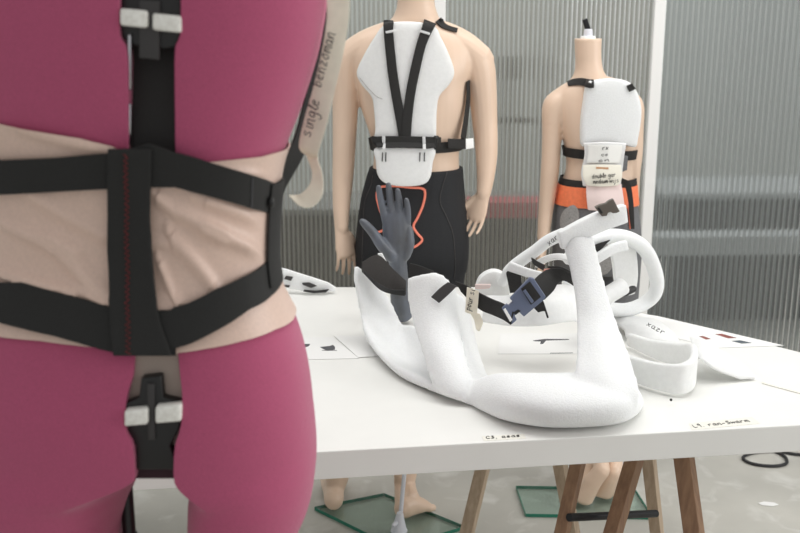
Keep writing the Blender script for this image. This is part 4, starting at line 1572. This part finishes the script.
bd.limb([(557, 102, YF, .034, .038), (572, 93, YF, .036, .04), (590, 88, YF, .038, .042), (610, 90, YF, .037, .04), (629, 101, YF, .034, .038)], ref=(0, 0, 1))
for L in (ARM_FL, ARM_FR):
    bd.limb(L)
bd.limb(LEG_FL)
bd.limb(LEG_FR)


def tip_foot(mb, ank, heel, ball, toe):
    a, h, b_, t = Vector(ank), Vector(heel), Vector(ball), Vector(toe)
    mb.tube([a + Vector((0, 0, .06)), a, h], [(.03, .034), (.027, .032), (.025, .027)], n=14, ref=(1, 0, 0))
    mb.tube([h, (h + b_) / 2 + Vector((0, 0, .012)), b_, (b_ + t) / 2], [(.026, .026), (.029, .024), (.034, .017), (.031, .0125)], n=16, ref=(1, 0, 0))
    mb.tube([a, (a + b_) / 2 + Vector((0, .02, .01)), b_], [(.028, .03), (.028, .026), (.03, .016)], n=14, ref=(1, 0, 0))
    d = (t - b_).normalized()
    for k, u in enumerate((-.025, -.012, .001, .013, .024)):
        p = b_ + Vector((u, 0, 0))
        mb.finger([p, p + d * .035 + Vector((0, 0, .0)), p + d * (.058 - .004 * abs(k - 1)) + Vector((0, 0, -.003))], [.009, .0082, .0072])


bL, bR = Zp(583, 500, .03), Zp(604, 494, .03)
tip_foot(bd, P(599, 452, YF - .078), P(602, 470, bL.y + .0), bL, bL + Vector((-.01, .075, -.006)))
tip_foot(bd, P(617, 450, YF - .045), P(614, 472, bR.y + .0), bR, bR + Vector((.03, .075, -.006)))
hand(bd, P(542.6, 241, YF - .046), (-.02, -.08, -1), (.3, .95, 0), .85, curl=.5)
hand(bd, P(628.8, 235, YF + .062), (.0, .1, -1), (-.3, .95, 0), .85, curl=.5)
f_body = bd.build('body', M_skin, wom, remesh=.0038, smooth_it=4)
nc = P(588, 38, YF)
MB().tube([nc + Vector((0, 0, -.004)), nc + Vector((0, 0, .006))], [.024, .021], n=20, round_ends=False).build('neck_cap', M_white, wom, bevel=.002)
MB().tube([nc + Vector((.0, 0, .004)), nc + Vector((0, 0, .026))], [.014, .012], n=16, round_ends=False).build('neck_peg', M_rod, wom, bevel=.002)
MB().bar(nc + Vector((0, 0, .022)), nc + Vector((-.013, 0, .054)), .015, .013).build('neck_fitting', M_steel, wom, bevel=.002)
base([(516.5, 486), (526, 513.5), (652, 516), (634, 488)], wom)
MB().tube([Zp(626, 506, zt) + Vector((0, 0, .001)), P(622, 440, YF - .06)], .006, n=10).build('support_rod', M_rod, wom)

# leggings
lg = thing('leggings', 'grey padded leggings with orange waistband and piping on the slim mannequin', 'leggings', P(597, 230, YF))
s_ = Body()
s_.torso([(185, 561.5, 633, .086), (205, 556.5, 635.5, .099), (228, 554, 638.5, .107), (250, 554.5, 638.5, .101), (270, 556, 636, .089)], YF, grow=.005)
s_.limb(LEG_FL[:4] , grow=.005)
s_.limb(LEG_FR[:4], grow=.005)
m_lg = s_.build('fabric', M_legging, lg, remesh=.005, smooth_it=4)
blg = bvh_of(m_lg)
ring_belt(TORSO_F, YF, 193, 9.6, .009, 'waistband', M_orange, lg, thick=.004)
ring_belt(TORSO_F, YF, 181, 4.2, .008, 'waist_edge', M_black, lg, thick=.004)


def patch(bv, outline, name, m, parent, off=.003, thick=.006, rings=4, sm=4, Yf=None):
    o = crc(outline, sm)
    cx = sum(q[0] for q in o) / len(o)
    cy = sum(q[1] for q in o) / len(o)
    vs, fs = [], []
    n_ = len(o)
    R_ = []
    for s in np.linspace(1, .04, rings + 1):
        R_.append([hit(bv, cx + (q[0] - cx) * s, cy + (q[1] - cy) * s, off, Yf) for q in o])
    return MB().loft(R_, caps=False).build(name, m, parent, solid=thick, bevel=.0015)


patch(blg, [(565, 210), (574, 205), (579, 212), (578, 224), (571, 232), (562, 229), (561, 219)], 'hip_pad', M_pad_lg, lg, Yf=YF - .09)
patch(blg, [(596, 246), (606, 241), (613, 250), (612, 266), (605, 274), (597, 272), (594, 258)], 'thigh_pad', M_pad_lg, lg, Yf=YF - .09)
on_tube(blg, [(590, 243), (594, 252), (595, 264), (593, 276)], .004, 'piping', M_coral, lg, off=.004)
on_tube(blg, [(590, 203), (594, 207), (600, 210)], .004, 'piping', M_coral, lg, off=.004)
on_tube(blg, [(627, 203), (629, 215), (630, 228)], .0035, 'piping', M_coral, lg, off=.003, Yf=YF - .05)

# foam back pad
fb = thing('foam_back_pad', 'rounded white foam back pad with hanging labels on the slim mannequin', 'back pad', P(608, 110, YF - .09))
fb['group'] = 'white back pieces worn by the mannequins'
pad_o = pad([(586, 82), (596, 79), (610, 78), (622, 79.5), (630, 84), (636, 94), (639, 108), (638, 124), (635.5, 138), (633, 146), (620, 143.5), (605, 142), (592, 143), (580.5, 145), (579, 134), (579.5, 118), (582, 100), (583.5, 90)],
            YF - .072, .042, 'pad', M_foam, fb, curve=1.2)
b_f = bvh_of(pad_o, f_body, m_lg)
ring_belt(TORSO_F, YF, 152, 4.6, .005, 'chest_belt', M_black, fb, tilt=1.2)
strap(b_f, [(568, 84.5), (574, 82.5), (582, 82), (590, 84), (594, 84)], [4, 6, 7.5, 8, 7], 'shoulder_strap', M_black, fb, off=.004, fallY=YF - .06)
strap(b_f, [(628.5, 83), (632, 90.5)], [6.5, 6.5], 'shoulder_strap', M_black, fb, off=.004, sharp=True)
# hanging panels below the pad
paths('panel', M_foam2, fb, .008, [
    [(583.5, 143, 2.905), (604, 142, 2.89), (626, 143, 2.905)],
    [(584.5, 155, 2.905), (604, 155, 2.892), (624, 155, 2.905)],
    [(581, 172, 2.905), (602, 172, 2.895), (622, 172, 2.905)],
    [(583, 186, 2.9), (602, 187, 2.888), (620, 187, 2.9)]], bevel=.002)
paths('cloth_label', mat('off_white_cloth', (242, 242, 238), .8), fb, .002, [
    [(588, 145, 2.893), (604, 145, 2.88), (622, 145.5, 2.893)],
    [(588, 154, 2.893), (604, 152, 2.88), (621.5, 152, 2.893)],
    [(586.5, 163, 2.893), (603, 163, 2.88), (619.5, 163, 2.893)]], bevel=.0005)
paths('cloth_label', mat('pale_cloth', (242, 238, 224), .85), fb, .002, [
    [(583, 165, 2.882), (602, 164.5, 2.874), (621, 165, 2.882)],
    [(583, 177, 2.878), (602, 177, 2.87), (622, 177, 2.878)],
    [(587, 185.5, 2.878), (602, 186.5, 2.87), (618, 185.5, 2.878)]], bevel=.0005)
paths('pink_panel', M_pink, fb, .008, [
    [(586, 184, 2.893), (603, 185, 2.882), (621, 184, 2.893)],
    [(586.5, 197, 2.882), (604, 198, 2.87), (623, 197, 2.882)],
    [(588, 210, 2.88), (605, 211, 2.868), (625, 212, 2.88)]], bevel=.002)
MB().bar(P(596, 167.8, 2.872), P(608.5, 168.4, 2.872), .0055, .001).build('tan_stitching', M_tan, fb, smooth=False)
line_writing('double gar', (592, 178.5, 2.87), (616, 176.5, 2.87), .012, .0009, 'handwriting', fb)
line_writing('medium wijs', (593, 183.8, 2.87), (619, 182.2, 2.87), .012, .0009, 'handwriting', fb)
line_writing('rx', (602, 150, 2.879), (609, 149.5, 2.879), .012, .0009, 'pen_mark', fb)
line_writing('co', (601, 156, 2.879), (608, 156, 2.879), .009, .0009, 'pen_mark', fb)
line_writing('cn', (598, 162, 2.879), (610, 161, 2.879), .008, .0009, 'pen_mark', fb)
ribbon([(616, 180, 2.90, 622, 178, 2.90), (624, 184, 2.905, 630, 183, 2.905), (628, 200, 2.905, 633, 199, 2.905), (629, 214, 2.90, 634, 213, 2.90), (631, 229, 2.895, 634.5, 229, 2.895)], M_black, 'hanging_strap', fb, .003)
paths('grey_backing', M_legging, fb, .003, [
    [(616, 155, 2.905), (622, 155, 2.905), (628, 156, 2.905)], [(614, 172, 2.905), (621, 172, 2.905), (627, 170, 2.905)]], bevel=.0008)
